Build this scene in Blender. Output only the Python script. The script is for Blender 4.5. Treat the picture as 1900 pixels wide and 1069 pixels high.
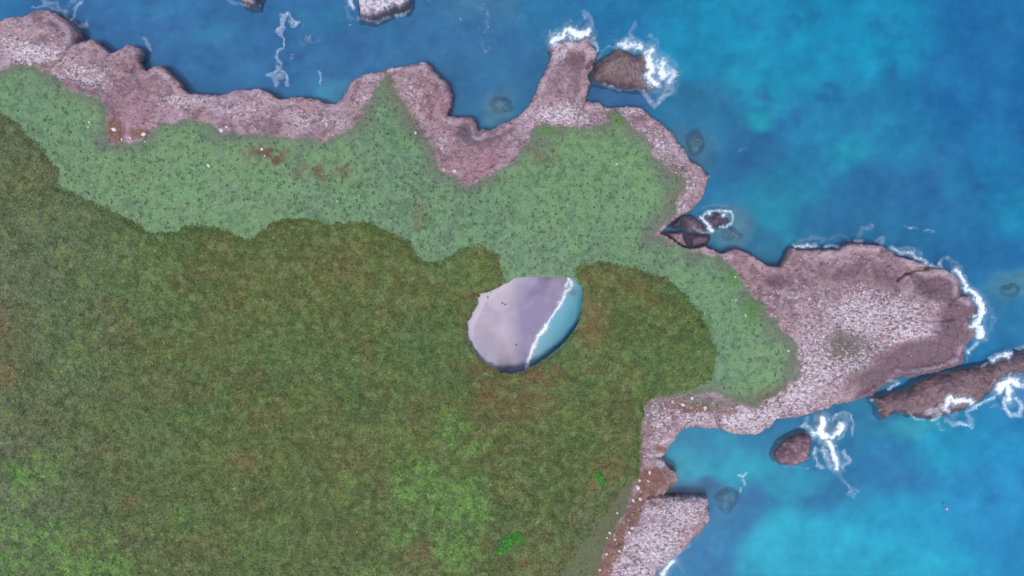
import bpy, math
import numpy as np

# ------------------------------------------------------------------ clear
for o in list(bpy.data.objects):
    bpy.data.objects.remove(o, do_unlink=True)
scene = bpy.context.scene
COL = scene.collection

# ------------------------------------------------------------------ camera (drone looking straight down)
H = 300.0            # metres above the sea
S = 0.16             # metres per photo pixel at sea level
CX, CY = 950.0, 534.5
cam = bpy.data.cameras.new("camera")
cam.sensor_width = 36.0
cam.lens = 36.0 * H / (1900 * S)
cam.clip_start = 1.0
cam.clip_end = 20000.0
camo = bpy.data.objects.new("camera", cam)
camo.location = (0, 0, H)
camo.rotation_euler = (0, 0, 0)
COL.objects.link(camo)
scene.camera = camo

# ------------------------------------------------------------------ light: soft, high, hazy sun + sky
SUN_EL = math.radians(75)
SUN_AZ = math.radians(205)      # clockwise from +Y (top of the picture): from below, slightly left
world = bpy.data.worlds.new("World")
scene.world = world
world.use_nodes = True
wn = world.node_tree
bg = wn.nodes["Background"]
sky = wn.nodes.new("ShaderNodeTexSky")
sky.sky_type = 'NISHITA'
sky.sun_disc = False
sky.sun_elevation = SUN_EL
sky.sun_rotation = SUN_AZ
sky.dust_density = 2.0
wn.links.new(sky.outputs[0], bg.inputs[0])
bg.inputs[1].default_value = 0.13
sl = bpy.data.lights.new("sun", 'SUN')
sl.energy = 1.5
sl.angle = math.radians(10)
sl.color = (1.0, 0.95, 0.88)
so = bpy.data.objects.new("sun", sl)
so.rotation_euler = (math.pi / 2 - SUN_EL, 0, math.pi - SUN_AZ)
so.location = (0, 0, 400)
COL.objects.link(so)

scene.view_settings.view_transform = 'Standard'
scene.view_settings.look = 'None'
scene.view_settings.gamma = 1.0
scene.view_settings.exposure = 1.3

# what a white sheet lying in the open renders at (measured), per channel
K = np.array([1.76, 1.76, 1.76])

def lin(c):
    c = np.asarray(c, dtype=np.float64) / 255.0
    return np.where(c <= 0.04045, c / 12.92, ((c + 0.055) / 1.055) ** 2.4)

def alb(r, g, b):
    """surface colour that renders as this sRGB value in open light"""
    return np.clip(lin((r, g, b)) / K, 0.0, 0.9)

rng = np.random.default_rng(7)

# ------------------------------------------------------------------ numpy noise
def _hash(ix, iy, seed):
    h = (ix.astype(np.int64) * 374761393 + iy.astype(np.int64) * 668265263 + seed * 974634777) & 0xFFFFFFFF
    h = ((h ^ (h >> 13)) * 1274126177) & 0xFFFFFFFF
    h = (h ^ (h >> 16)) & 0xFFFFFFFF
    return h.astype(np.float64) / 4294967295.0

def vnoise(x, y, seed=0):
    ix = np.floor(x); iy = np.floor(y)
    fx = x - ix; fy = y - iy
    ix = ix.astype(np.int64); iy = iy.astype(np.int64)
    ux = fx * fx * fx * (fx * (fx * 6 - 15) + 10); uy = fy * fy * fy * (fy * (fy * 6 - 15) + 10)
    a = _hash(ix, iy, seed); b = _hash(ix + 1, iy, seed)
    c = _hash(ix, iy + 1, seed); d = _hash(ix + 1, iy + 1, seed)
    return (a * (1 - ux) + b * ux) * (1 - uy) + (c * (1 - ux) + d * ux) * uy

def fbm(x, y, scale, seed=0, octv=4, rough=0.5):
    """0..1, mean 0.5; scale = size of the largest features in metres"""
    s = 0.0; amp = 1.0; tot = 0.0; f = 1.0 / scale
    ca, sa = math.cos(0.6), math.sin(0.6)
    for k in range(octv):
        s = s + amp * vnoise((x * ca + y * sa) * f + 17.3 * k, (-x * sa + y * ca) * f - 9.1 * k, seed + 31 * k)
        tot += amp; amp *= rough; f *= 2.07
        ca, sa = math.cos(0.6 + 1.1 * (k + 1)), math.sin(0.6 + 1.1 * (k + 1))
    return s / tot

def ridged(x, y, scale, seed=0, octv=3):
    s = 0.0; amp = 1.0; tot = 0.0; f = 1.0 / scale
    for k in range(octv):
        n = vnoise(x * f + 5.7 * k, y * f + 3.1 * k, seed + 13 * k)
        s = s + amp * (1 - np.abs(2 * n - 1)); tot += amp; amp *= 0.55; f *= 2.1
    return s / tot

def sstep(a, b, v):
    t = np.clip((v - a) / (b - a), 0, 1)
    return t * t * (3 - 2 * t)

def cells(x, y, scale, seed=0):
    """F1, F2-F1 and cell id of a jittered cell pattern"""
    X = x / scale; Y = y / scale
    ix = np.floor(X).astype(np.int64); iy = np.floor(Y).astype(np.int64)
    f1 = np.full(X.shape, 9.0); f2 = np.full(X.shape, 9.0); cid = np.zeros(X.shape)
    for dx in (-1, 0, 1):
        for dy in (-1, 0, 1):
            a = ix + dx; b = iy + dy
            px = a + _hash(a, b, seed); py = b + _hash(a, b, seed + 7)
            d = np.hypot(px - X, py - Y)
            idv = _hash(a, b, seed + 19)
            m = d < f1
            f2 = np.where(m, f1, np.minimum(f2, d))
            cid = np.where(m, idv, cid)
            f1 = np.where(m, d, f1)
    return f1, f2 - f1, cid

# ------------------------------------------------------------------ pixel <-> world
def w2p(x, y, z):
    k = H / (H - z) / S
    return CX + x * k, CY - y * k

def p2w(px, py, z=0.0):
    k = S * (H - z) / H
    return (np.asarray(px, float) - CX) * k, (CY - np.asarray(py, float)) * k

# ------------------------------------------------------------------ signed distance fields (in photo pixels)
def sdf_pts(P, x, y):
    P = np.asarray(P, float); n = len(P)
    best = np.full(x.shape, 1e18); inside = np.zeros(x.shape, bool)
    for i in range(n):
        ax, ay = P[i]; bx, by = P[(i + 1) % n]
        ex, ey = bx - ax, by - ay
        L = ex * ex + ey * ey + 1e-12
        t = np.clip(((x - ax) * ex + (y - ay) * ey) / L, 0, 1)
        d = (x - ax - t * ex) ** 2 + (y - ay - t * ey) ** 2
        best = np.minimum(best, d)
        c = ((ay > y) != (by > y))
        if abs(ey) > 1e-12:
            inside ^= c & (x < ax + (y - ay) * ex / ey)
    d = np.sqrt(best)
    return np.where(inside, d, -d)

class Field:
    """signed distance to a traced outline, sampled bilinearly"""
    def __init__(self, P, step=4.0, box=(-760, -420, 2700, 1560)):
        self.x0, self.y0 = box[0], box[1]; self.s = step
        xs = np.arange(box[0], box[2] + step, step); ys = np.arange(box[1], box[3] + step, step)
        X, Y = np.meshgrid(xs, ys)
        self.g = sdf_pts(P, X, Y)
    def __call__(self, px, py):
        h, w = self.g.shape
        u = np.clip((px - self.x0) / self.s, 0, w - 1.001); v = np.clip((py - self.y0) / self.s, 0, h - 1.001)
        i = u.astype(int); j = v.astype(int); fu = u - i; fv = v - j
        g = self.g
        return (g[j, i] * (1 - fu) + g[j, i + 1] * fu) * (1 - fv) + (g[j + 1, i] * (1 - fu) + g[j + 1, i + 1] * fu) * fv

COAST = [(-700, 150), (-300, 60), (-60, 45), (0, 36), (13, 30), (43, 29), (58, 20), (78, 15), (101, 23), (124, 37), (138, 53),
 (146, 63), (138, 78), (156, 74), (174, 72), (187, 83), (202, 97), (220, 88), (237, 81), (255, 86), (260, 96), (254, 111), (270, 129),
 (280, 122), (298, 120), (316, 136), (331, 149), (338, 164), (351, 172), (379, 173), (414, 173), (442, 165), (480, 162), (501, 174),
 (519, 183), (531, 179), (557, 177), (582, 182), (602, 188), (622, 189), (635, 182), (640, 164), (653, 149), (675, 136), (703, 133),
 (726, 124), (754, 119), (789, 112), (802, 121), (804, 129), (819, 141), (832, 152), (837, 172), (836, 195), (829, 212), (845, 216),
 (878, 215), (883, 227), (888, 245), (893, 236), (906, 239), (926, 232), (957, 215), (977, 200), (992, 174), (1005, 144), (1015, 124),
 (1022, 109), (1025, 96), (1020, 86), (1035, 78), (1053, 73), (1073, 76), (1078, 73), (1093, 66), (1099, 83), (1109, 99), (1103, 111),
 (1102, 126), (1092, 139), (1098, 152), (1093, 164), (1085, 188), (1113, 187), (1126, 196), (1146, 197), (1179, 196), (1192, 200),
 (1214, 217), (1235, 232), (1253, 252), (1268, 273), (1282, 297), (1301, 307), (1311, 321), (1323, 325), (1315, 334), (1309, 352),
 (1303, 374), (1285, 389), (1263, 400), (1243, 417), (1226, 431), (1248, 444), (1265, 457), (1283, 461), (1309, 457), (1324, 461),
 (1341, 471), (1349, 467), (1364, 460), (1382, 464), (1402, 474), (1417, 486), (1427, 495), (1453, 494), (1463, 479), (1468, 466),
 (1474, 459), (1483, 464), (1516, 462), (1541, 462), (1566, 459), (1581, 449), (1607, 451), (1635, 454), (1655, 465), (1668, 475),
 (1698, 480), (1716, 489), (1723, 499), (1759, 498), (1776, 508), (1786, 526), (1786, 544), (1807, 551), (1813, 566), (1814, 582),
 (1799, 594), (1812, 607), (1814, 622), (1801, 637), (1793, 657), (1791, 675), (1748, 691), (1705, 699), (1673, 702), (1657, 711),
 (1635, 723), (1617, 736), (1597, 742), (1572, 749), (1541, 756), (1496, 774), (1465, 780), (1443, 781), (1428, 797), (1407, 806),
 (1377, 811), (1354, 806), (1332, 798), (1306, 796), (1276, 796), (1261, 804), (1251, 820), (1241, 837), (1232, 850), (1243, 870),
 (1256, 874), (1260, 885), (1259, 893), (1243, 910), (1232, 920), (1265, 922), (1316, 924), (1317, 951), (1321, 963), (1311, 978),
 (1291, 999), (1273, 1021), (1253, 1037), (1243, 1047), (1222, 1059), (1222, 1075), (1200, 1110), (1190, 1170), (1150, 1240),
 (1000, 1380), (700, 1480), (0, 1500), (-600, 1450), (-720, 900)]

GREEN = [(-760, 260), (-300, 170), (-60, 150), (0, 134), (15, 119), (60, 124), (88, 136), (121, 157), (141, 172), (182, 177), (194, 202), (199, 262),
 (230, 268), (265, 265), (298, 229), (348, 223), (391, 235), (415, 243), (454, 247), (541, 258), (589, 260), (617, 255), (652, 238), (673, 215),
 (675, 200), (690, 177), (703, 157), (721, 141), (726, 162), (746, 192), (771, 236), (789, 262), (804, 278), (820, 315), (846, 331), (858, 340),
 (880, 343), (909, 324), (944, 308), (960, 292), (977, 268), (990, 240), (1000, 232), (1027, 235), (1073, 235), (1120, 236), (1126, 212), (1139, 207),
 (1161, 222), (1184, 242), (1208, 274), (1215, 296), (1237, 311), (1253, 324), (1270, 331), (1270, 352), (1255, 372), (1251, 397),
 (1227, 420), (1213, 436), (1253, 455), (1283, 466), (1326, 476), (1352, 486), (1372, 507), (1382, 537), (1410, 560), (1427, 582),
 (1455, 612), (1476, 640), (1482, 683), (1481, 700), (1458, 716), (1428, 741), (1400, 752), (1370, 745), (1319, 726), (1268, 733), (1205, 742),
 (1195, 761), (1190, 822), (1187, 885), (1164, 933), (1147, 976), (1126, 1014), (1112, 1052), (1095, 1100), (1040, 1180), (800, 1380),
 (0, 1420), (-600, 1400), (-760, 900)]

THICKET = [(-760, 330), (-300, 215), (-60, 195), (0, 205), (20, 220), (51, 246), (81, 279), (106, 311), (111, 344), (141, 359), (182, 380), (227, 400), (253, 417),
 (285, 433), (328, 430), (359, 417), (400, 422), (420, 425), (443, 440), (466, 442), (501, 415), (536, 402), (582, 406), (617, 418), (653, 412),
 (690, 415), (723, 432), (754, 442), (770, 462), (785, 483), (800, 487), (830, 478), (860, 458), (890, 455), (922, 472), (934, 498), (934, 530),
 (960, 600), (1050, 600), (1072, 520), (1068, 506), (1080, 492), (1110, 484), (1150, 490), (1200, 503), (1240, 520), (1270, 545), (1300, 580), (1315, 610),
 (1326, 640), (1328, 672), (1320, 708), (1268, 728), (1208, 738), (1192, 761), (1187, 822), (1184, 880), (1152, 912), (1120, 958),
 (1093, 996), (1052, 1050), (1015, 1090), (980, 1160), (780, 1340), (0, 1380), (-600, 1360), (-760, 900)]

HOLE = [(866, 598), (868, 630), (879, 649), (894, 669), (920, 688), (943, 696), (969, 690), (985, 682), (1004, 673), (1025, 656), (1047, 638), (1064, 617),
 (1075, 595), (1079, 574), (1082, 550), (1081, 531), (1068, 520), (1055, 515), (1023, 513), (991, 513), (958, 516), (939, 524), (915, 537),
 (886, 545), (881, 572)]

F_coast = Field(COAST, 3.0)
F_green = Field(GREEN, 4.0)
F_thick = Field(THICKET, 4.0)
F_hole = Field(HOLE, 1.0, (740, 400, 1210, 820))

def hole_sd(px, py):
    v = F_hole(px, py)
    out = (px < 742) | (px > 1208) | (py < 402) | (py > 818)
    return np.where(out, -140.0, v)

ZC = 4.0      # height of the coastal crest the outline was traced on
RIM = 8.5    # height of the sinkhole's rim

def smooth_h(d):
    """broad shape of the island: d = metres inside the coast"""
    up = 3.6 * sstep(-0.15, 0.3, d) + 6.6 * (1 - np.exp(-np.maximum(d, 0) / 26.0)) + 0.02 * np.maximum(d, 0)
    down = -9.0 * sstep(0.1, -0.75, d)
    return np.where(d > -0.15, up, 0) + down

def blob(px, py, cx, cy, rx, ry, ang=0.0):
    c, s = math.cos(math.radians(ang)), math.sin(math.radians(ang))
    u = ((px - cx) * c + (py - cy) * s) / rx; v = (-(px - cx) * s + (py - cy) * c) / ry
    return np.exp(-(u * u + v * v))

def coast_d(x, y):
    px, py = w2p(x, y, ZC)
    d = F_coast(px, py) * S * (H - ZC) / H
    n = (fbm(x, y, 3.5, 3, 4, 0.65) - 0.5) * 1.1 + (vnoise(x / 0.8, y / 0.8, 9) - 0.5) * 0.35
    return d + n * np.exp(-(d / 9.0) ** 2)

# lower, wave-washed shelves (photo pixels: cx, cy, rx, ry, angle, how much lower)
SHELF = [(1745, 530, 55, 26, 20, 1.6), (1760, 600, 50, 30, 0, 1.2), (1720, 665, 75, 30, -10, 2.3), (1640, 712, 55, 16, -25, 2.0),
         (1060, 90, 34, 26, 0, 1.6), (868, 232, 26, 18, 0, 2.0), (1540, 478, 70, 16, -5, 1.2), (1440, 515, 30, 18, 0, 1.5),
         (1430, 790, 60, 18, -20, 0.6), (905, 265, 40, 30, 0, 1.2), (240, 120, 30, 25, 0, 0.6)]
HIGH = [(1262, 965, 60, 42, 0, 1.4), (1190, 1040, 50, 50, 0, 2.0), (100, 80, 60, 40, 0, 1.0), (790, 160, 45, 35, 0, 1.5)]
GULLY = [((138, 78), (125, 95), (112, 112), 2.2, 1.4), ((1700, 502), (1680, 510), (1668, 520), 2.5, 2.2), ((1723, 499), (1705, 500), (1690, 507), 4, 2.4),
         ((1330, 770), (1334, 785), (1340, 797), 3.0, 1.6), ((1102, 111), (1094, 118), (1090, 124), 3.5, 1.8), ((1232, 850), (1215, 848), (1195, 846), 3.5, 0.8),
         ((1232, 920), (1215, 921), (1200, 925), 2.5, 1.5), ((1650, 585), (1664, 592), (1678, 602), 1.6, 0.7), ((1715, 595), (1750, 596), (1775, 592), 1.8, 1.0),
         ((254, 111), (250, 122), (244, 132), 3, 1.0), ((700, 205), (670, 212), (655, 222), 2.0, 0.8), ((1790, 545), (1775, 552), (1765, 566), 2.5, 1.0)]

def seg_dist(px, py, pts):
    best = None
    for (a, b) in zip(pts[:-1], pts[1:]):
        ex, ey = b[0] - a[0], b[1] - a[1]; L = ex * ex + ey * ey + 1e-9
        t = np.clip(((px - a[0]) * ex + (py - a[1]) * ey) / L, 0, 1)
        d = np.hypot(px - a[0] - t * ex, py - a[1] - t * ey)
        best = d if best is None else np.minimum(best, d)
    return best

def rock_relief(x, y, amp=1.0):
    wx = x + 2.2 * (fbm(x, y, 5, 51, 3) - .5); wy = y + 2.2 * (fbm(x, y, 5, 52, 3) - .5)
    f1, ed, cid = cells(wx, wy, 3.4, 5)
    g1, ed2, cid2 = cells(wx * 1.0, wy * 1.25, 1.15, 6)
    r = (cid - .5) * 0.9 * sstep(0.02, 0.2, ed) - 0.55 * (1 - sstep(0, 0.12, ed))
    r = r + (cid2 - .5) * 0.42 - 0.22 * (1 - sstep(0, 0.15, ed2))
    r = r + (fbm(x, y, 9, 8, 5, 0.55) - .5) * 3.0
    return amp * r

def terrain_h(x, y, detail=True):
    d = coast_d(x, y)
    z = smooth_h(d)
    px, py = w2p(x, y, np.clip(z, 0, 14))
    for (cx, cy, rx, ry, a, lo) in SHELF:
        z = z - lo * blob(px, py, cx, cy, rx, ry, a) * sstep(0.8, 3.0, d)
    for (cx, cy, rx, ry, a, hi) in HIGH:
        z = z + hi * np.clip(1.6 * blob(px, py, cx, cy, rx, ry, a), 0, 1) * sstep(0.2, 1.2, d)
    if detail:
        g = F_green(px, py) * S
        rocky = 1 - sstep(-1.0, 2.0, g)
        for (a, b, c, w, dep) in GULLY:
            z = z - dep * sstep(w + 1.2, w * 0.3, seg_dist(px, py, (a, b, c))) * (d > 0.2)
        z = z + rock_relief(x, y) * (0.25 + 0.75 * rocky) * sstep(-6, 1.5, d) * 0.75
        z = z + (fbm(x, y, 22, 77, 3) - .5) * 1.6 * sstep(5, 25, d)
        # keep the crown of the coast out of the water
        z = np.where(d > 1.2, np.maximum(z, 0.5), z)
    return z, d

# ------------------------------------------------------------------ mesh building
def new_mesh_obj(name, verts, faces, mat, colors=None, smooth=True, parent=None, extra=None, nper=4):
    me = bpy.data.meshes.new(name)
    nv = len(verts); nf = len(faces)
    me.vertices.add(nv)
    me.vertices.foreach_set("co", np.ascontiguousarray(verts, dtype=np.float32).ravel())
    me.loops.add(nf * nper)
    me.loops.foreach_set("vertex_index", np.ascontiguousarray(faces, dtype=np.int32).ravel())
    me.polygons.add(nf)
    me.polygons.foreach_set("loop_start", np.arange(0, nf * nper, nper, dtype=np.int32))
    me.polygons.foreach_set("use_smooth", np.full(nf, smooth, dtype=bool))
    me.update(calc_edges=True)
    if colors is not None:
        at = me.color_attributes.new("Col", 'FLOAT_COLOR', 'POINT')
        c = np.ones((nv, 4), np.float32); c[:, :3] = colors
        at.data.foreach_set("color", c.ravel())
    if extra:
        for k, v in extra.items():
            a = me.attributes.new(k, 'FLOAT', 'POINT')
            a.data.foreach_set("value", np.ascontiguousarray(v, dtype=np.float32).ravel())
    me.materials.append(mat)
    o = bpy.data.objects.new(name, me)
    COL.objects.link(o)
    if parent: o.parent = parent
    return o

def grid_faces(ny, nx, keep=None):
    idx = np.arange(ny * nx).reshape(ny, nx)
    a = idx[:-1, :-1].ravel(); b = idx[:-1, 1:].ravel(); c = idx[1:, 1:].ravel(); d = idx[1:, :-1].ravel()
    f = np.stack([a, b, c, d], 1)
    if keep is not None:
        k = keep.ravel()
        m = k[f].all(axis=1)
        f = f[m]
    return f

def compact(verts, faces, *arrs):
    used = np.zeros(len(verts), bool); used[faces.ravel()] = True
    remap = np.cumsum(used) - 1
    return (verts[used], remap[faces]) + tuple(a[used] for a in arrs)

def tag(o, label=None, cat=None, group=None, kind=None):
    if label: o["label"] = label
    if cat: o["category"] = cat
    if group: o["group"] = group
    if kind: o["kind"] = kind
    return o

# ------------------------------------------------------------------ materials
def nodes_of(name):
    m = bpy.data.materials.new(name); m.use_nodes = True
    nt = m.node_tree
    return m, nt, nt.nodes["Principled BSDF"], nt.nodes["Material Output"]

def surf_mat(name, rough=0.85, var=0.25, vscale=1.5, bump=0.3, bscale=2.0, bdist=0.15, spec=0.3, fine=None):
    """vertex colour broken up by noise, with bump"""
    m, nt, P, out = nodes_of(name)
    L = nt.links.new
    at = nt.nodes.new("ShaderNodeVertexColor"); at.layer_name = "Col"
    geo = nt.nodes.new("ShaderNodeNewGeometry")
    n1 = nt.nodes.new("ShaderNodeTexNoise"); n1.inputs["Scale"].default_value = vscale; n1.inputs["Detail"].default_value = 6; n1.inputs["Roughness"].default_value = 0.65
    L(geo.outputs["Position"], n1.inputs["Vector"])
    mr = nt.nodes.new("ShaderNodeMapRange")
    mr.inputs["From Min"].default_value = 0.3; mr.inputs["From Max"].default_value = 0.7
    mr.inputs["To Min"].default_value = 1 - var; mr.inputs["To Max"].default_value = 1 + var
    L(n1.outputs["Fac"], mr.inputs["Value"])
    mul = nt.nodes.new("ShaderNodeVectorMath"); mul.operation = 'SCALE'
    col = at.outputs["Color"]
    if fine:
        # flecks of droppings and small dark pits; the attributes say how much of each
        def fleck(sc, stretch, seed, attr, lo, gain, width, colour, strength):
            nonlocal col
            mp = nt.nodes.new("ShaderNodeMapping"); mp.inputs["Scale"].default_value = (sc, sc * stretch, sc); mp.inputs["Location"].default_value = (seed, seed * 2, 0)
            mp.inputs["Rotation"].default_value = (0, 0, 0.35)
            L(geo.outputs["Position"], mp.inputs["Vector"])
            nz = nt.nodes.new("ShaderNodeTexNoise"); nz.inputs["Scale"].default_value = 1.0; nz.inputs["Detail"].default_value = 3.0
            nz.inputs["Roughness"].default_value = 0.62; nz.inputs["Distortion"].default_value = 0.5
            L(mp.outputs["Vector"], nz.inputs["Vector"])
            aa = nt.nodes.new("ShaderNodeAttribute"); aa.attribute_name = attr
            ma = nt.nodes.new("ShaderNodeMath"); ma.operation = 'MULTIPLY_ADD'; ma.inputs[1].default_value = gain
            L(aa.outputs["Fac"], ma.inputs[0]); L(nz.outputs["Fac"], ma.inputs[2])
            m2 = nt.nodes.new("ShaderNodeMapRange"); m2.interpolation_type = 'SMOOTHSTEP'
            m2.inputs["From Min"].default_value = lo; m2.inputs["From Max"].default_value = lo + width
            m2.inputs["To Min"].default_value = 0; m2.inputs["To Max"].default_value = strength
            L(ma.outputs[0], m2.inputs["Value"])
            mx = nt.nodes.new("ShaderNodeMix"); mx.data_type = 'RGBA'
            L(m2.outputs["Result"], mx.inputs[0]); L(col, mx.inputs[6]); mx.inputs[7].default_value = tuple(colour) + (1,)
            col = mx.outputs[2]
        fleck(0.75, 1.5, 3.0, "pale", 0.66, 0.26, 0.10, alb(206, 188, 190), 0.7)
        fleck(1.15, 1.5, 11.0, "pale", 0.685, 0.22, 0.06, alb(222, 208, 218), 0.85)
        fleck(1.0, 1.5, 23.0, "pits", 0.60, 0.08, 0.07, alb(100, 84, 100), 0.75)
    L(col, mul.inputs[0]); L(mr.outputs["Result"], mul.inputs["Scale"])
    L(mul.outputs["Vector"], P.inputs["Base Color"])
    n2 = nt.nodes.new("ShaderNodeTexNoise"); n2.inputs["Scale"].default_value = bscale; n2.inputs["Detail"].default_value = 8; n2.inputs["Roughness"].default_value = 0.6
    L(geo.outputs["Position"], n2.inputs["Vector"])
    b = nt.nodes.new("ShaderNodeBump"); b.inputs["Strength"].default_value = bump; b.inputs["Distance"].default_value = bdist
    L(n2.outputs["Fac"], b.inputs["Height"]); L(b.outputs["Normal"], P.inputs["Normal"])
    P.inputs["Roughness"].default_value = rough
    P.inputs["Specular IOR Level"].default_value = spec
    return m

M_rock = surf_mat("rock", 0.85, 0.24, 1.9, 1.0, 2.2, 0.6, 0.25, fine=True)
M_leaf = surf_mat("foliage", 0.75, 0.22, 2.0, 0.0, 2.0, 0.1, 0.15)
M_cover = surf_mat("ground_cover", 0.85, 0.12, 2.5, 0.5, 2.5, 0.3, 0.1)
M_sand = surf_mat("sand", 0.9, 0.04, 0.6, 0.15, 0.8, 0.1, 0.2)
M_bed = surf_mat("seabed", 0.95, 0.10, 0.25, 0.2, 0.5, 0.3, 0.0)

def foam_mat():
    m, nt, P, out = nodes_of("foam")
    L = nt.links.new
    P.inputs["Base Color"].default_value = (0.54, 0.59, 0.64, 1)
    P.inputs["Roughness"].default_value = 0.9
    P.inputs["Specular IOR Level"].default_value = 0.1
    at = nt.nodes.new("ShaderNodeAttribute"); at.attribute_name = "dens"
    geo = nt.nodes.new("ShaderNodeNewGeometry")
    n = nt.nodes.new("ShaderNodeTexNoise"); n.inputs["Scale"].default_value = 3.0; n.inputs["Detail"].default_value = 5
    L(geo.outputs["Position"], n.inputs["Vector"])
    mr = nt.nodes.new("ShaderNodeMapRange"); mr.inputs["From Min"].default_value = 0.3; mr.inputs["From Max"].default_value = 0.7
    mr.inputs["To Min"].default_value = 0.6; mr.inputs["To Max"].default_value = 1.35
    L(n.outputs["Fac"], mr.inputs["Value"])
    mu = nt.nodes.new("ShaderNodeMath"); mu.operation = 'MULTIPLY'; mu.use_clamp = True
    L(at.outputs["Fac"], mu.inputs[0]); L(mr.outputs["Result"], mu.inputs[1])
    L(mu.outputs[0], P.inputs["Alpha"])
    return m
M_foam = foam_mat()

def water_mat():
    m, nt, P, out = nodes_of("sea_water")
    L = nt.links.new
    nt.nodes.remove(P)
    tr = nt.nodes.new("ShaderNodeBsdfTransparent"); tr.inputs[0].default_value = (0.93, 0.97, 1, 1)
    gl = nt.nodes.new("ShaderNodeBsdfGlossy"); gl.inputs["Roughness"].default_value = 0.1
    gl.inputs["Color"].default_value = (0.9, 0.95, 1, 1)
    df = nt.nodes.new("ShaderNodeBsdfDiffuse"); df.inputs["Color"].default_value = (0.02, 0.22, 0.5, 1)
    geo = nt.nodes.new("ShaderNodeNewGeometry")
    n = nt.nodes.new("ShaderNodeTexNoise"); n.inputs["Scale"].default_value = 0.35; n.inputs["Detail"].default_value = 7; n.inputs["Distortion"].default_value = 0.4
    L(geo.outputs["Position"], n.inputs["Vector"])
    b = nt.nodes.new("ShaderNodeBump"); b.inputs["Strength"].default_value = 0.4; b.inputs["Distance"].default_value = 0.15
    L(n.outputs["Fac"], b.inputs["Height"])
    fr = nt.nodes.new("ShaderNodeFresnel"); fr.inputs["IOR"].default_value = 1.33
    L(b.outputs["Normal"], fr.inputs["Normal"]); L(b.outputs["Normal"], gl.inputs["Normal"])
    mx0 = nt.nodes.new("ShaderNodeMixShader"); mx0.inputs[0].default_value = 0.03   # suspended silt near the surface
    L(tr.outputs[0], mx0.inputs[1]); L(df.outputs[0], mx0.inputs[2])
    mx = nt.nodes.new("ShaderNodeMixShader")
    L(fr.outputs[0], mx.inputs[0]); L(mx0.outputs[0], mx.inputs[1]); L(gl.outputs[0], mx.inputs[2])
    L(mx.outputs[0], out.inputs["Surface"])
    va = nt.nodes.new("ShaderNodeVolumeAbsorption")
    va.inputs["Color"].default_value = (0.2, 0.82, 0.94, 1); va.inputs["Density"].default_value = 0.2
    L(va.outputs[0], out.inputs["Volume"])
    return m
M_water = water_mat()
ABS = np.array([0.8, 0.18, 0.06]) * 0.2

# ------------------------------------------------------------------ axis with a fine middle and coarse surroundings
def axis(lo, hi, step, far, grow=1.12):
    mid = np.arange(lo, hi + step * 0.5, step)
    out = [mid[-1]]; s = step
    while out[-1] < far:
        s *= grow; out.append(out[-1] + s)
    neg = [mid[0]]; s = step
    while neg[-1] > -far:
        s *= grow; neg.append(neg[-1] - s)
    return np.concatenate([np.array(neg[1:])[::-1], mid, np.array(out[1:])])

# ------------------------------------------------------------------ colours of the land
def mixc(base, col, w):
    return base * (1 - w[..., None]) + np.asarray(col) * w[..., None]

PALE = [(60, 95, 90, 28, 8, .9), (25, 60, 30, 25, 0, .4), (160, 140, 60, 25, 30, .75), (340, 190, 50, 18, 0, .6), (450, 205, 70, 22, 5, .45), (570, 225, 90, 22, 8, .5),
        (690, 175, 30, 22, -40, .5), (760, 170, 26, 50, -20, .45), (1040, 215, 75, 20, 0, .85), (1150, 205, 70, 18, 10, .45), (1220, 265, 45, 26, 50, .75),
        (1270, 330, 30, 40, 30, .6), (1262, 385, 20, 20, 0, .6), (960, 260, 30, 26, -40, .4), (1040, 85, 18, 30, 20, .5),
        (1610, 590, 120, 62, 0, .95), (1540, 660, 75, 75, 0, 1.0), (1690, 620, 75, 40, 10, .85), (1480, 730, 60, 40, -30, .95), (1590, 700, 50, 30, -20, .75),
        (1410, 770, 70, 25, -10, 1.0), (1370, 785, 40, 25, 0, 1.0), (1290, 770, 50, 22, 0, .65), (1225, 790, 30, 40, 0, .6), (1225, 850, 25, 18, 0, .5),
        (1250, 950, 70, 30, 0, 1.1), (1215, 1010, 70, 45, -20, 1.1), (1180, 1065, 50, 30, 0, 1.0), (1480, 560, 70, 22, 20, .25), (700, 15, 60, 30, 0, 1.)]
BROWN = [(1745, 535, 50, 22, 15, .9), (1720, 665, 80, 32, -8, 1.0), (1785, 610, 36, 60, 0, 1.0), (1680, 690, 90, 26, -12, 1.0), (1650, 520, 60, 24, 10, .35), (1640, 715, 60, 14, -25, .9), (1560, 510, 70, 26, -8, .35),
         (1440, 520, 30, 16, 0, .5), (1075, 120, 26, 36, 0, .45), (880, 240, 30, 26, 0, .8), (925, 250, 40, 12, -30, .5)]
GREY = [(870, 245, 20, 18, 0, .8), (1465, 545, 16, 40, 15, .7), (1565, 640, 40, 34, 0, 1.0), (435, 185, 18, 10, 0, .5), (1600, 640, 40, 12, 0, .4), (70, 103, 12, 8, 0, .6)]
ROSE = [(890, 305, 60, 30, -10, 1.0), (250, 200, 50, 35, 0, .9), (560, 195, 70, 14, 4, .7), (820, 170, 18, 28, 0, .6), (480, 175, 60, 12, 0, .7), (1370, 480, 30, 16, 10, .9),
        (1210, 225, 40, 12, 35, .5), (1290, 1010, 40, 16, -40, .5), (1490, 650, 20, 40, -10, .3), (1800, 575, 20, 24, 0, .6), (180, 85, 30, 14, 10, .5)]
SOIL = [(1215, 895, 36, 26, 0, 1.2), (1175, 950, 14, 42, 22, 1.2), (1140, 1010, 16, 42, 24, 1.2), (1112, 1065, 22, 30, 15, 1.1), (215, 240, 20, 24, 0, .9), (265, 248, 34, 13, -8, .7),
        (1225, 832, 20, 8, 0, .7), (1290, 758, 60, 12, 5, .7), (1350, 765, 40, 12, 0, .5)]
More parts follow.
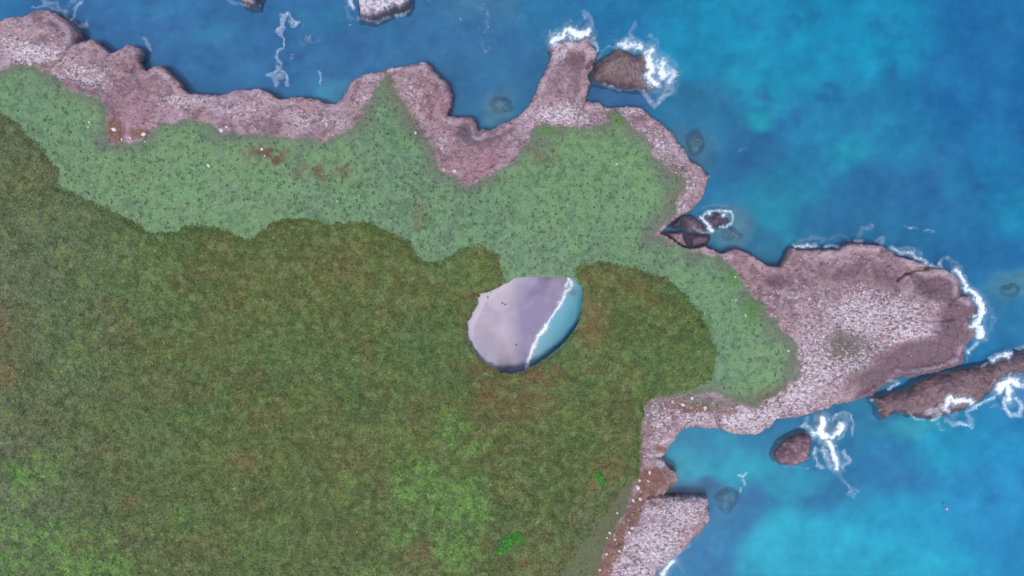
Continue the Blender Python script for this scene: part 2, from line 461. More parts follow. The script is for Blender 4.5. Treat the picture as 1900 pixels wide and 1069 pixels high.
CRUST = [(1376, 770, 16, 14, 0, 1), (1352, 786, 20, 8, 10, .8), (1412, 776, 14, 6, -20, .7), (1222, 815, 26, 3.5, 0, .9), (1214, 845, 24, 3.5, 8, .9), (1245, 878, 12, 4, 10, .8), (1160, 1040, 16, 12, 20, .7), (30, 100, 26, 8, 0, .7), (75, 112, 26, 7, 10, .8), (110, 140, 18, 7, 40, .7), (1238, 912, 16, 4, -30, .8),
         (1225, 865, 8, 8, 0, .7), (1280, 930, 34, 5, 0, .9), (1316, 966, 5, 12, 0, .9), (730, 128, 18, 4, -12, .9), (790, 116, 14, 4, 0, .8), (1600, 620, 26, 16, 0, .4)]
WET_SHADE = [(1520, 470, 60, 18, -5, 1), (1590, 455, 30, 12, 0, 1), (1650, 465, 40, 14, 25, .8), (1760, 500, 50, 16, 20, 1), (1800, 560, 24, 60, 0, 1), (1800, 640, 24, 50, 0, 1), (1700, 700, 110, 14, -12, .9),
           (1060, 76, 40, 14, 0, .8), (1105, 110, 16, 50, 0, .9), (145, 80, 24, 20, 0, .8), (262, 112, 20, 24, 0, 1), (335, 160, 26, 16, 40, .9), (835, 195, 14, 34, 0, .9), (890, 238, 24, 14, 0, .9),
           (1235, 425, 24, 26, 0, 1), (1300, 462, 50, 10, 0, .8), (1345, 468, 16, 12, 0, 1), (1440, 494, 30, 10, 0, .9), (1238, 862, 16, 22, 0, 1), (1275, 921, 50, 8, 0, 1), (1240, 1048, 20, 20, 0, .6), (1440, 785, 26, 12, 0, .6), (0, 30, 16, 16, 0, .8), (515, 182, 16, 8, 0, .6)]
OLIVE_EDGE = [(725, 165, 12, 36, -14, .8), (770, 225, 10, 50, -30, .7), (800, 265, 14, 40, -35, .5), (660, 232, 30, 12, -20, .5), (1144, 215, 18, 12, 30, .8),
              (1262, 330, 12, 18, 0, .9), (1250, 365, 10, 24, 10, .7), (1310, 745, 90, 16, 5, .9), (1420, 735, 60, 20, -15, .8), (1210, 765, 26, 40, 0, .6),
              (75, 125, 40, 12, 10, .6), (1130, 980, 30, 60, 28, .5), (1570, 648, 44, 34, 10, .9), (1235, 300, 24, 14, 40, .5)]
def sumb(px, py, lst, wj=6.0, x=None, y=None):
    s = np.zeros(px.shape)
    jx = (fbm(x, y, 5, 201, 3) - .5) * wj * 4; jy = (fbm(x, y, 5, 202, 3) - .5) * wj * 4
    for (cx, cy, rx, ry, a, w) in lst:
        s = np.maximum(s, w * blob(px + jx, py + jy, cx, cy, rx, ry, a))
    return s

def land_colors(x, y, z, d):
    px, py = w2p(x, y, z)
    n1 = fbm(x, y, 14, 300, 4); n2 = fbm(x, y, 2.2, 301, 4, .6); n3 = fbm(x, y, 0.9, 302, 2)
    c = np.empty(x.shape + (3,)); c[:] = alb(164, 128, 127)
    c = mixc(c, alb(176, 146, 145), sstep(.4, .62, n1))
    c = mixc(c, alb(172, 146, 160), sstep(.48, .66, n2) * 0.6)
    c = mixc(c, alb(114, 88, 100), sstep(.5, .34, n2) * 0.6)
    c = mixc(c, alb(128, 104, 116), sstep(.5, .36, fbm(x, y, 8, 303, 4, .6)) * .55)
    c = mixc(c, alb(190, 166, 178), sstep(.54, .68, fbm(x, y, 6, 304, 4, .6)) * .55)
    c = mixc(c, alb(166, 124, 134), sumb(px, py, ROSE, 6, x, y) * 0.75)
    # white droppings: flecks whose cover grows in the nesting areas
    pale = np.clip(sumb(px, py, PALE, 6, x, y), 0, 1)
    fl = fbm(x, y, 4.0, 404, 3)
    c = mixc(c, alb(184, 162, 168), sstep(.25, .6, fl) * pale * 0.7)
    pale = pale * (1 - .8 * np.clip(1.3 * blob(px, py, 1565, 645, 34, 26), 0, 1))
    pits = np.clip(0.55 + 0.6 * pale, 0, 1)
    pale = np.clip(pale + .10 + .5 * (fbm(x, y, 7, 405, 3) - .5), 0, 1)
    br = np.clip(sumb(px, py, BROWN, 3, x, y), 0, 1)
    c = mixc(c, alb(124, 99, 108) * (0.85 + 0.3 * n2)[..., None], sstep(.14, .42, br) * 0.95)
    c = mixc(c, alb(112, 100, 112), np.clip(sumb(px, py, GREY, 6, x, y), 0, 1) * 0.75)
    c = mixc(c, alb(206, 192, 206), sstep(.35, .6, sumb(px, py, CRUST, 5, x, y)) * .85)
    g = F_green(px, py) * S
    bb = sstep(.12, .3, br)
    pale = pale * (1 - bb) - .5 * bb; pits = pits * (1 - .7 * bb)
    so_ = np.clip(sumb(px, py, SOIL, 4, x, y), 0, 1)
    c = mixc(c, alb(136, 98, 84), sstep(.28, .6, so_) * 0.92)
    pale = np.maximum(pale * (1 - .5 * sstep(.3, .8, so_)), .06)
    c = mixc(c, alb(104, 104, 84), np.clip(sumb(px, py, OLIVE_EDGE, 5, x, y), 0, 1) * 0.85)
    # wet rock in the splash zone, with shade of cliff clefts painted in
    ws_ = .12 + .88 * np.clip(sumb(px, py, WET_SHADE, 6, x, y), 0, 1)
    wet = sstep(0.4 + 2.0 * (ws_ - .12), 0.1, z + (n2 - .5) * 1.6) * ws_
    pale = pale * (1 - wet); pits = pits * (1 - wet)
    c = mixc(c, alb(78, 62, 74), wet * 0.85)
    # shade painted into the notch gaps; then pale crumbling lip along the cliff crest
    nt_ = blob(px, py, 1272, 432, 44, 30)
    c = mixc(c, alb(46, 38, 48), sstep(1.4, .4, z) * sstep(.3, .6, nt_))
    uw = sstep(0.0, -0.8, z) * (1 - .9 * sstep(.3, .6, nt_))
    c = c * (1 - uw[..., None]) + bed_alb(px, py, x, y)[0] * uw[..., None]
    lip = sstep(1.0, 1.6, d) * sstep(3.0, 1.9, d) * sstep(2.2, 3.0, z) * sstep(.42, .6, fbm(x, y, 7, 501, 3))
    c = mixc(c, alb(190, 170, 184), lip * 0.6)
    return c, g, px, py, pale, pits

def cover_colors(x, y, px, py):
    n1 = fbm(x, y, 30, 601, 3); n2 = fbm(x, y, 6, 602, 4); n3 = fbm(x, y, 1.2, 603, 3, .6)
    c = np.empty(x.shape + (3,)); c[:] = alb(119, 148, 104)
    c = mixc(c, alb(112, 141, 107), sstep(.45, .65, n1) * .8)
    c = mixc(c, alb(114, 151, 106), sstep(.5, .7, n2) * .6)
    c = mixc(c, alb(112, 150, 96), blob(px, py, 1080, 330, 170, 90) * .6)
    c = mixc(c, alb(94, 134, 82), blob(px, py, 735, 240, 30, 50) * .6)
    c = mixc(c, alb(104, 130, 110), sstep(.5, .32, n2) * .35)
    c = mixc(c, alb(82, 112, 86), sstep(.52, .7, n3) * .55)
    c = mixc(c, alb(126, 164, 120), sstep(.48, .3, n3) * .35)
    # thin, greyer cover next to the bare rock
    g = F_green(px, py) * S
    c = mixc(c, alb(112, 116, 104), sstep(5.0, 0.0, g + (n2 - .5) * 7) * .8)
    c = mixc(c, alb(112, 112, 86), sumb(px, py, OLIVE_EDGE, 5, x, y) * .75)
    c = mixc(c, alb(104, 106, 78), sstep(780, 850, py) * sstep(1000, 1020, px) * .92)
    # dry rusty patches
    for (cx, cy, rx, ry, w) in [(498, 294, 28, 18, 2.2), (600, 318, 50, 18, .9), (470, 275, 40, 14, .35), (780, 385, 30, 22, .45), (768, 425, 18, 14, .5),
                                (1010, 285, 26, 18, .5), (1440, 735, 40, 14, .4), (240, 330, 30, 12, .25)]:
        w_ = blob(px, py, cx, cy, rx, ry) * w * sstep(.38, .62, fbm(x, y, 3, 604, 3))
        c = mixc(c, alb(116, 78, 68), np.clip(w_, 0, 1) * .9)
    for (cx, cy, rx, ry) in [(1358, 515, 14, 20), (1395, 575, 18, 26), (1150, 225, 14, 10), (1015, 243, 24, 8)]:
        c = mixc(c, alb(88, 132, 66), blob(px, py, cx, cy, rx, ry) * .8)
    return c

BRIGHT = [(60, 880, 80, 50, 0, .7), (100, 1010, 130, 60, 10, .9), (20, 950, 60, 60, 0, .5), (190, 1050, 70, 40, 0, .8), (330, 960, 20, 40, 10, .6), (25, 660, 30, 20, 0, .2),
          (130, 670, 60, 40, 0, .45), (560, 720, 90, 30, -20, .25), (840, 790, 40, 70, 25, .6), (770, 900, 50, 70, 20, .85), (860, 930, 70, 60, -20, 1.0), (850, 1010, 50, 60, 0, .9),
          (740, 980, 50, 60, 20, .55), (655, 890, 30, 20, 0, .6), (520, 980, 30, 50, 20, .45), (420, 1000, 40, 40, 0, .3), (480, 730, 40, 24, 0, .3), (700, 1060, 60, 24, 0, .6),
          (960, 780, 40, 20, 0, .35), (880, 830, 60, 20, -20, .6), (0, 1050, 60, 40, 0, .7), (410, 930, 20, 30, 0, .4), (930, 870, 90, 60, 0, .25)]
RUST = [(1000, 700, 130, 26, -5, .8), (1100, 590, 24, 60, 10, 1.0), (1090, 520, 20, 16, 0, 1.0), (900, 690, 70, 30, 30, .6), (880, 545, 26, 10, -20, .5), (930, 740, 90, 40, 0, .7),
        (1120, 520, 60, 16, 10, .55), (860, 590, 12, 50, 0, .4), (1130, 870, 30, 24, 0, .8), (1100, 900, 16, 14, 0, .6), (1000, 1045, 60, 24, -10, .8), (930, 985, 60, 14, -30, .5),
        (440, 540, 60, 40, 0, .5), (60, 320, 60, 50, 30, .4), (0, 600, 30, 60, 0, .6), (10, 700, 30, 30, 0, .7), (620, 520, 200, 80, 0, .25), (450, 860, 30, 30, 0, .5), (245, 930, 16, 10, 0, 1.),
        (160, 1010, 30, 20, 0, .6), (790, 1020, 30, 20, 0, .6), (250, 740, 60, 30, 0, .3), (380, 640, 140, 50, 0, .3), (620, 840, 120, 60, 0, .25), (300, 820, 60, 20, 0, .35), (1200, 540, 60, 20, 20, .5)]
def thick_colors(x, y, px, py):
    n1 = fbm(x, y, 26, 701, 4); n2 = fbm(x, y, 7, 702, 4); n3 = fbm(x, y, 1.6, 703, 3, .6); n4 = fbm(x, y, 11, 704, 3)
    c = np.empty(x.shape + (3,)); c[:] = alb(84, 98, 52)
    c = mixc(c, alb(80, 106, 60), sstep(.48, .66, n1) * .8)
    c = mixc(c, alb(96, 90, 54), sstep(.52, .7, n4) * .6)
    c = mixc(c, alb(88, 110, 56), sstep(.54, .7, n2) * .6)
    # greyer to the left and below
    c = mixc(c, alb(98, 106, 84), np.clip(sstep(420, -100, px) * .75 + sstep(760, 1100, py) * .15, 0, .8) * (0.5 + n1))
    c = mixc(c, alb(100, 104, 80), blob(px, py, 1110, 985, 60, 70) * .5)
    f5 = fbm(x, y, 1.7, 711, 3, .55); f6 = fbm(x, y, 2.6, 712, 3, .55)
    c = mixc(c, alb(112, 126, 66), sstep(.60, .68, f5) * .5 * sstep(.3, .6, n4 + .12))
    c = mixc(c, alb(64, 82, 46), sstep(.40, .33, f5) * .55)
    br = np.zeros(px.shape)
    for (cx, cy, rx, ry, a, w) in BRIGHT: br = np.maximum(br, w * blob(px, py, cx, cy, rx, ry, a))
    f7 = fbm(x, y, 1.0, 713, 2)
    clump = sstep(.50, .57, 0.4 * f7 + 0.25 * f5 + 0.2 * f6 + 0.15 * n2 + 0.10 * (br - .5))
    c = mixc(c, alb(84, 122, 62), sstep(.2, .8, br) * .35)
    c = mixc(c, alb(100, 142, 66), np.clip(clump * sstep(.12, .75, br) * 1.0, 0, .75))
    ru = np.zeros(px.shape)
    for (cx, cy, rx, ry, a, w) in RUST: ru = np.maximum(ru, w * blob(px, py, cx, cy, rx, ry, a))
    c = mixc(c, alb(118, 88, 62), np.clip(ru * sstep(.34, .64, .5 * n3 + .5 * n2) * 1.1, 0, .8))
    c = mixc(c, alb(66, 80, 44), sstep(.5, .7, n3) * .35)
    c = mixc(c, alb(112, 124, 84), sstep(.46, .28, n3) * .35)
    return c

# ================================================================== SEA AND SEABED
SEACOL = [  # cx, cy, rx, ry, colour seen, weight
 (500, 60, 420, 110, (62, 118, 168), 1.0), (200, 40, 160, 80, (62, 116, 168), 1.0), (390, 65, 40, 26, (58, 138, 184), .9), (600, 30, 45, 26, (56, 140, 178), .8),
 (280, 10, 60, 20, (60, 134, 180), .6), (900, 110, 120, 110, (60, 118, 162), 1.2), (895, 20, 60, 30, (74, 126, 158), .7), (705, 75, 24, 20, (54, 130, 176), .6),
 (1000, 30, 60, 50, (50, 120, 166), .8), (930, 192, 26, 22, (92, 134, 158), 1.3), (610, 165, 30, 20, (74, 142, 190), 1.5),
 (1180, 40, 90, 50, (44, 122, 174), 1.0), (1150, 175, 60, 22, (60, 108, 158), 1.3), (1290, 60, 80, 70, (38, 142, 190), 1.0),
 (1500, 70, 140, 80, (40, 142, 192), 1.2), (1620, 60, 90, 60, (40, 145, 196), 1.2), (1700, 90, 60, 40, (44, 140, 192), .8), (1420, 140, 70, 60, (44, 146, 190), 1.0),
 (1410, 228, 26, 18, (48, 158, 188), 1.5), (1300, 190, 60, 50, (52, 122, 162), 1.0), (1290, 270, 30, 40, (80, 128, 158), 1.0), (1450, 380, 60, 60, (46, 136, 172), 1.0),
 (1580, 290, 40, 26, (44, 156, 192), 1.4), (1380, 290, 60, 40, (52, 116, 160), 1.2), (1600, 250, 110, 80, (48, 132, 182), 1.0), (1850, 130, 110, 150, (46, 119, 176), 1.6),
 (1700, 340, 140, 50, (50, 118, 168), 1.2), (1880, 380, 40, 40, (44, 138, 188), 1.2), (1560, 400, 90, 40, (52, 120, 166), 1.1), (1840, 300, 60, 70, (44, 130, 184), .9),
 (1700, 420, 90, 40, (50, 120, 166), .8), (1800, 470, 90, 50, (50, 118, 170), 1.0), (1880, 540, 40, 24, (84, 138, 168), 1.6), (1870, 600, 50, 50, (56, 124, 172), 1.0),
 (1420, 450, 40, 30, (56, 122, 160), .9), (1360, 430, 30, 26, (84, 130, 158), 1.5),
 (1310, 840, 50, 26, (52, 136, 182), 1.0), (1345, 850, 70, 36, (50, 154, 196), 1.2), (1270, 870, 40, 20, (56, 150, 190), 1.0), (1290, 905, 40, 14, (60, 116, 158), 1.4),
 (1400, 830, 40, 20, (52, 128, 178), 1.0), (1380, 960, 50, 40, (58, 122, 172), 1.2), (1330, 1020, 60, 50, (56, 128, 182), 1.4), (1600, 780, 60, 26, (54, 126, 170), 1.2), (1480, 900, 60, 30, (52, 146, 190), 1.0),
 (1540, 930, 60, 40, (54, 127, 178), 1.5), (1680, 870, 60, 60, (54, 122, 176), 1.4), (1600, 1020, 160, 60, (50, 160, 208), 1.5), (1450, 1020, 70, 60, (50, 164, 208), 1.5),
 (1700, 970, 120, 60, (48, 150, 204), 1.2), (1850, 950, 70, 150, (54, 142, 204), 1.5), (1750, 830, 90, 40, (46, 148, 198), 1.2), (1860, 830, 60, 40, (48, 144, 198), 1.2),
 (1690, 790, 60, 14, (60, 150, 186), 1.4), (1640, 1060, 200, 30, (50, 160, 208), 1.2), (2300, 900, 400, 700, (50, 130, 190), 1.0), (2300, 0, 400, 400, (46, 112, 170), 1.2)]
DARKREEF = [(1418, 180, 14, 14, 1.0), (1482, 212, 14, 18, 1.0), (1452, 235, 12, 8, .7), (1550, 165, 22, 10, .8), (1525, 178, 14, 8, .7), (1652, 150, 14, 22, .7), (1625, 45, 14, 14, .7),
            (1660, 30, 24, 12, .5), (1535, 90, 22, 14, .45), (1512, 40, 10, 16, .6), (1400, 40, 20, 24, .45), (1460, 60, 24, 30, .35), (1375, 180, 20, 12, .5), (1370, 30, 10, 18, .5),
            (1680, 255, 16, 14, .5), (1720, 180, 16, 12, .4), (1780, 260, 16, 12, .5), (1505, 285, 16, 10, .5), (1730, 335, 30, 12, .5), (1620, 320, 24, 16, .4), (1650, 60, 16, 16, .4),
            (1490, 45, 12, 10, .5), (1570, 110, 20, 16, .4), (1370, 120, 30, 14, .4), (1640, 365, 30, 16, .5), (1560, 360, 22, 14, .4), (1820, 350, 24, 14, .4), (1750, 380, 30, 16, .4),
            (1450, 100, 26, 14, .35), (1850, 60, 24, 30, .35), (1800, 130, 26, 14, .35), (1885, 90, 20, 20, .3), (870, 150, 40, 26, .3), (1050, 30, 24, 30, .3)]

def sea_seen(px, py, x, y):
    jx = (fbm(x, y, 12, 811, 3) - .5) * 60; jy = (fbm(x, y, 12, 812, 3) - .5) * 60
    qx = px + jx; qy = py + jy
    acc = np.zeros(px.shape + (3,)); ws = np.zeros(px.shape)
    base = lin((50, 126, 176)); acc += base * 0.06; ws += 0.06
    for (cx, cy, rx, ry, c, w) in SEACOL:
        b = w * blob(qx, qy, cx, cy, rx, ry) + 1e-9
        b = b ** 1.7
        acc += b[..., None] * lin(c); ws += b
    col = acc / ws[..., None]
    d = np.zeros(px.shape)
    jx2 = (fbm(x, y, 4, 821, 3) - .5) * 34; jy2 = (fbm(x, y, 4, 822, 3) - .5) * 34
    for (cx, cy, rx, ry, w) in DARKREEF:
        d = np.maximum(d, w * blob(px + jx2, py + jy2, cx, cy, rx, ry))
    rough = sstep(.48, .66, fbm(x, y, 10, 823, 5, .6)) * .2
    d = np.clip(d + rough * (1 - sstep(820, 900, py)), 0, 1)
    col = col * (1 - d[..., None] * 0.7) + lin((48, 106, 158)) * d[..., None] * 0.7
    n = (fbm(x, y, 7, 824, 5, .6) - .5) * 0.42 + (fbm(x, y * 1.6, 2.4, 826, 3, .6) - .5) * .16 + 1
    return col * n[..., None] * np.array([1.2, 1.07, .96]), d

def bed_alb(px, py, x, y):
    seen, reef = sea_seen(px, py, x, y)
    T = np.exp(-ABS * 2 * 4.0)
    return np.clip((seen - WATER_ADD) / WATER_K / T, 0.004, 0.85), reef

WATER_K = np.array([1.7, 1.35, 2.0])       # how bright the submerged floor reads (measured)
WATER_ADD = np.array([0.024, 0.085, 0.05])     # what the water itself adds (measured)

def build_seabed():
    xs = axis(-165, 175, 0.9, 3900, 1.16); ys = axis(-110, 110, 0.9, 3900, 1.16)
    X, Y = np.meshgrid(xs, ys)
    depth0 = 4.0
    px, py = w2p(X, Y, -depth0 * 0.75)   # refraction is not traced, so the floor sits where it looks
    c, reef = bed_alb(px, py, X, Y)
    Z = -depth0 - 1.2 * (fbm(X, Y, 40, 831, 3) - .5) + reef * 1.0 + (fbm(X, Y, 6, 832, 4) - .5) * 0.5
    far = np.hypot(X, Y)
    Z = Z - 4.0 * sstep(250, 900, far)
    v = np.stack([X, Y, Z], -1).reshape(-1, 3)
    o = new_mesh_obj("seabed", v, grid_faces(*X.shape)[:, ::1], M_bed, c.reshape(-1, 3))
    tag(o, kind="structure")

def build_sea():
    R = 4000.0
    vs = [(-R, -R, 0), (R, -R, 0), (R, R, 0), (-R, R, 0), (-R, -R, -16), (R, -R, -16), (R, R, -16), (-R, R, -16)]
    fs = [(0, 1, 2, 3), (7, 6, 5, 4), (0, 4, 5, 1), (1, 5, 6, 2), (2, 6, 7, 3), (3, 7, 4, 0)]
    o = new_mesh_obj("sea", np.array(vs, float), np.array(fs), M_water, smooth=False)
    tag(o, kind="structure")

build_seabed()
build_sea()

# ================================================================== ISLAND
def build_island():
    xs = axis(-158, 158, 0.31, 420, 1.15); ys = axis(-96, 96, 0.31, 420, 1.15)
    X, Y = np.meshgrid(xs, ys)
    Z, D = terrain_h(X, Y)
    Z = Z.copy()
    pxr, pyr = w2p(X, Y, RIM)
    hs = hole_sd(pxr, pyr) * S
    # level the ground towards the rim of the sinkhole
    w = sstep(-16, -1, hs)
    Z = Z * (1 - w) + (RIM + 0.35 * (fbm(X, Y, 3, 41, 3) - .5)) * w
    # pull rim vertices onto the traced rim
    e = 0.15
    gx = (hole_sd(*w2p(X + e, Y, RIM)) - hole_sd(*w2p(X - e, Y, RIM))) * S / (2 * e)
    gy = (hole_sd(*w2p(X, Y + e, RIM)) - hole_sd(*w2p(X, Y - e, RIM))) * S / (2 * e)
    hn = hs + (fbm(X, Y, 2.2, 42, 4, .6) - .5) * 1.3
    m = (hn > 0) & (hn < 0.7)
    XX = np.where(m, X - gx * hn, X); YY = np.where(m, Y - gy * hn, Y)
    keep = (D > -1.6) & (hn < 0.7)
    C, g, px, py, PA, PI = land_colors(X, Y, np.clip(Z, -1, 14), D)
    cov = cover_colors(X, Y, px, py)
    edge = sstep(-0.6, 0.6, g + (fbm(X, Y, 3, 43, 4, .65) - .5) * 3.2)
    C = C * (1 - edge[..., None]) + cov * edge[..., None] * 0.95
    t = F_thick(px, py) * S
    tw = sstep(-.5, .5, t)
    C = C * (1 - tw[..., None]) + thick_colors(X, Y, px, py) * tw[..., None] * 0.8
    v = np.stack([XX, YY, Z], -1).reshape(-1, 3)
    f = grid_faces(*X.shape, keep=keep)
    PA = np.where(edge > .5, -1.0, PA); PI = np.where(edge > .5, -2.0, PI)
    v, f, c, pa, pi = compact(v, f, C.reshape(-1, 3), PA.ravel(), PI.ravel())
    o = new_mesh_obj("terrain", v, f, M_rock, c, extra={"pale": pa, "pits": pi})
    tag(o, kind="structure")
    return X, Y, Z, D, g, t, hs, px, py
IX, IY, IZ, ID, IG, IT, IHS, IPX, IPY = build_island()

class GridH:
    """sample the finished terrain height"""
    def __init__(self, X, Y, Z):
        self.xs = X[0]; self.ys = Y[:, 0]; self.Z = Z
    def __call__(self, x, y):
        i = np.clip(np.searchsorted(self.xs, x) - 1, 0, len(self.xs) - 2); j = np.clip(np.searchsorted(self.ys, y) - 1, 0, len(self.ys) - 2)
        fx = (x - self.xs[i]) / (self.xs[i + 1] - self.xs[i]); fy = (y - self.ys[j]) / (self.ys[j + 1] - self.ys[j])
        Z = self.Z
        return (Z[j, i] * (1 - fx) + Z[j, i + 1] * fx) * (1 - fy) + (Z[j + 1, i] * (1 - fx) + Z[j + 1, i + 1] * fx) * fy
TH = GridH(IX, IY, IZ)

# ---- overhanging wall of the sinkhole
def resample(P, step):
    P = np.asarray(P, float); out = []
    n = len(P)
    for i in range(n):
        p0, p1, p2, p3 = P[i - 1], P[i], P[(i + 1) % n], P[(i + 2) % n]
        k = max(1, int(np.hypot(*(p2 - p1)) / step))
        for j in range(k):
            t = j / k
            out.append(0.5 * ((2 * p1) + (-p0 + p2) * t + (2 * p0 - 5 * p1 + 4 * p2 - p3) * t * t + (-p0 + 3 * p1 - 3 * p2 + p3) * t ** 3))
    return np.array(out)

def build_cave():
    R = resample(HOLE, 2.5)
    wx, wy = p2w(R[:, 0], R[:, 1], RIM)
    c = np.array([wx.mean(), wy.mean()])
    n = len(wx)
    rings = []; cols = []
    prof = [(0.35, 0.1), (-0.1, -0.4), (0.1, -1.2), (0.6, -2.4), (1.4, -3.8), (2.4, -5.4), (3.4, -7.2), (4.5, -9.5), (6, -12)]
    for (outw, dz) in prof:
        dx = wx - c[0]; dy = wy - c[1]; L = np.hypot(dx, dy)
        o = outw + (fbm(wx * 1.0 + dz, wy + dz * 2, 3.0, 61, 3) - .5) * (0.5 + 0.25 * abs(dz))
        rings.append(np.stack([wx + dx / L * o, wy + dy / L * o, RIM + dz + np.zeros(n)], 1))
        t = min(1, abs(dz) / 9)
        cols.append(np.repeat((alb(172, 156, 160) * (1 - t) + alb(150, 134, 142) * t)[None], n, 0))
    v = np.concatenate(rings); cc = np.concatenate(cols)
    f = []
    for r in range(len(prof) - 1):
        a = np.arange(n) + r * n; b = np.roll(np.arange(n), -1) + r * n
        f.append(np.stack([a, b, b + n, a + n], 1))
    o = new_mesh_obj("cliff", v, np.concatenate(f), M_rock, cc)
    tag(o, kind="structure")
build_cave()

# ---- the beach under it
BEACH_LINE = [(1075, 470), (1058, 515), (1052, 532), (1042, 549), (1030, 572), (1017, 592), (1002, 614), (992, 645), (978, 682), (960, 720)]
def beach_dist(px, py):
    """pixels to the waterline, positive on the sand (left) side"""
    P = np.array(BEACH_LINE, float)
    # x of the waterline at this row
    xl = np.interp(py, P[:, 1], P[:, 0])
    return (xl - px) * 0.86

def build_beach():
    cx, cy = p2w(975, 600)
    xs = np.arange(cx - 30, cx + 30, 0.4); ys = np.arange(cy - 27, cy + 27, 0.4)
    X, Y = np.meshgrid(xs, ys)
    px, py = w2p(X, Y, 0.3)
    d = beach_dist(px, py) * S
    Z = np.where(d > 0, 0.07 * d + 0.005 * d * d, 0.16 * d)
    Z = np.clip(Z, -3.2, 5.0) + (fbm(X, Y, 5, 71, 3) - .5) * 0.12 * sstep(0, 4, np.abs(d))
    hsb = hole_sd(*w2p(X, Y, RIM)) * S
    Z = Z + 5.6 * sstep(10, -1.5, hsb) * sstep(4, 9, d)       # bank added at the back wall to lift sand out of the rim's shade
    Z = np.minimum(Z, 7.2 - 3.0 * sstep(-3, -8, hsb))
    C = np.empty(X.shape + (3,)); C[:] = alb(181, 170, 182)
    n = fbm(X, Y, 7, 72, 4)
    C = mixc(C, alb(189, 176, 183), sstep(.42, .62, n) * .6)
    C = mixc(C, alb(168, 156, 178), sstep(.5, .35, n) * .5)
    # damp sand
    wl = (px - 965) * 1.0 + (py - 600) * 0.0 + 40 * (fbm(X, Y, 9, 73, 3) - .5)
    wl = wl + (py - 600) * 0.10
    C = mixc(C, alb(134, 126, 152), sstep(-30, 16, wl) * (d > -1) * .95)
    C = mixc(C, alb(172, 156, 178), blob(px, py, 1005, 525, 26, 14) * .6)
    C = mixc(C, alb(158, 152, 178), sstep(.5, .7, fbm(X, Y, 2.2, 74, 3)) * sstep(-10, 22, wl) * .35)
    # sand under water
    uw = sstep(0.2, -1.0, d)
    dp = sstep(0, -9, d)
    C = mixc(C, alb(118, 172, 184), uw)
    C = mixc(C, alb(62, 142, 158), dp * .9)
    # stony corner at the head of the cove
    C = mixc(C, alb(110, 118, 140), blob(px, py, 1064, 543, 7, 7) * uw)
    v = np.stack([X, Y, Z], -1).reshape(-1, 3)
    o = new_mesh_obj("beach", v, grid_faces(*X.shape), M_sand, C.reshape(-1, 3))
    tag(o, kind="structure")
    return GridH(X, Y, Z), xs, ys
BH, BXS, BYS = build_beach()

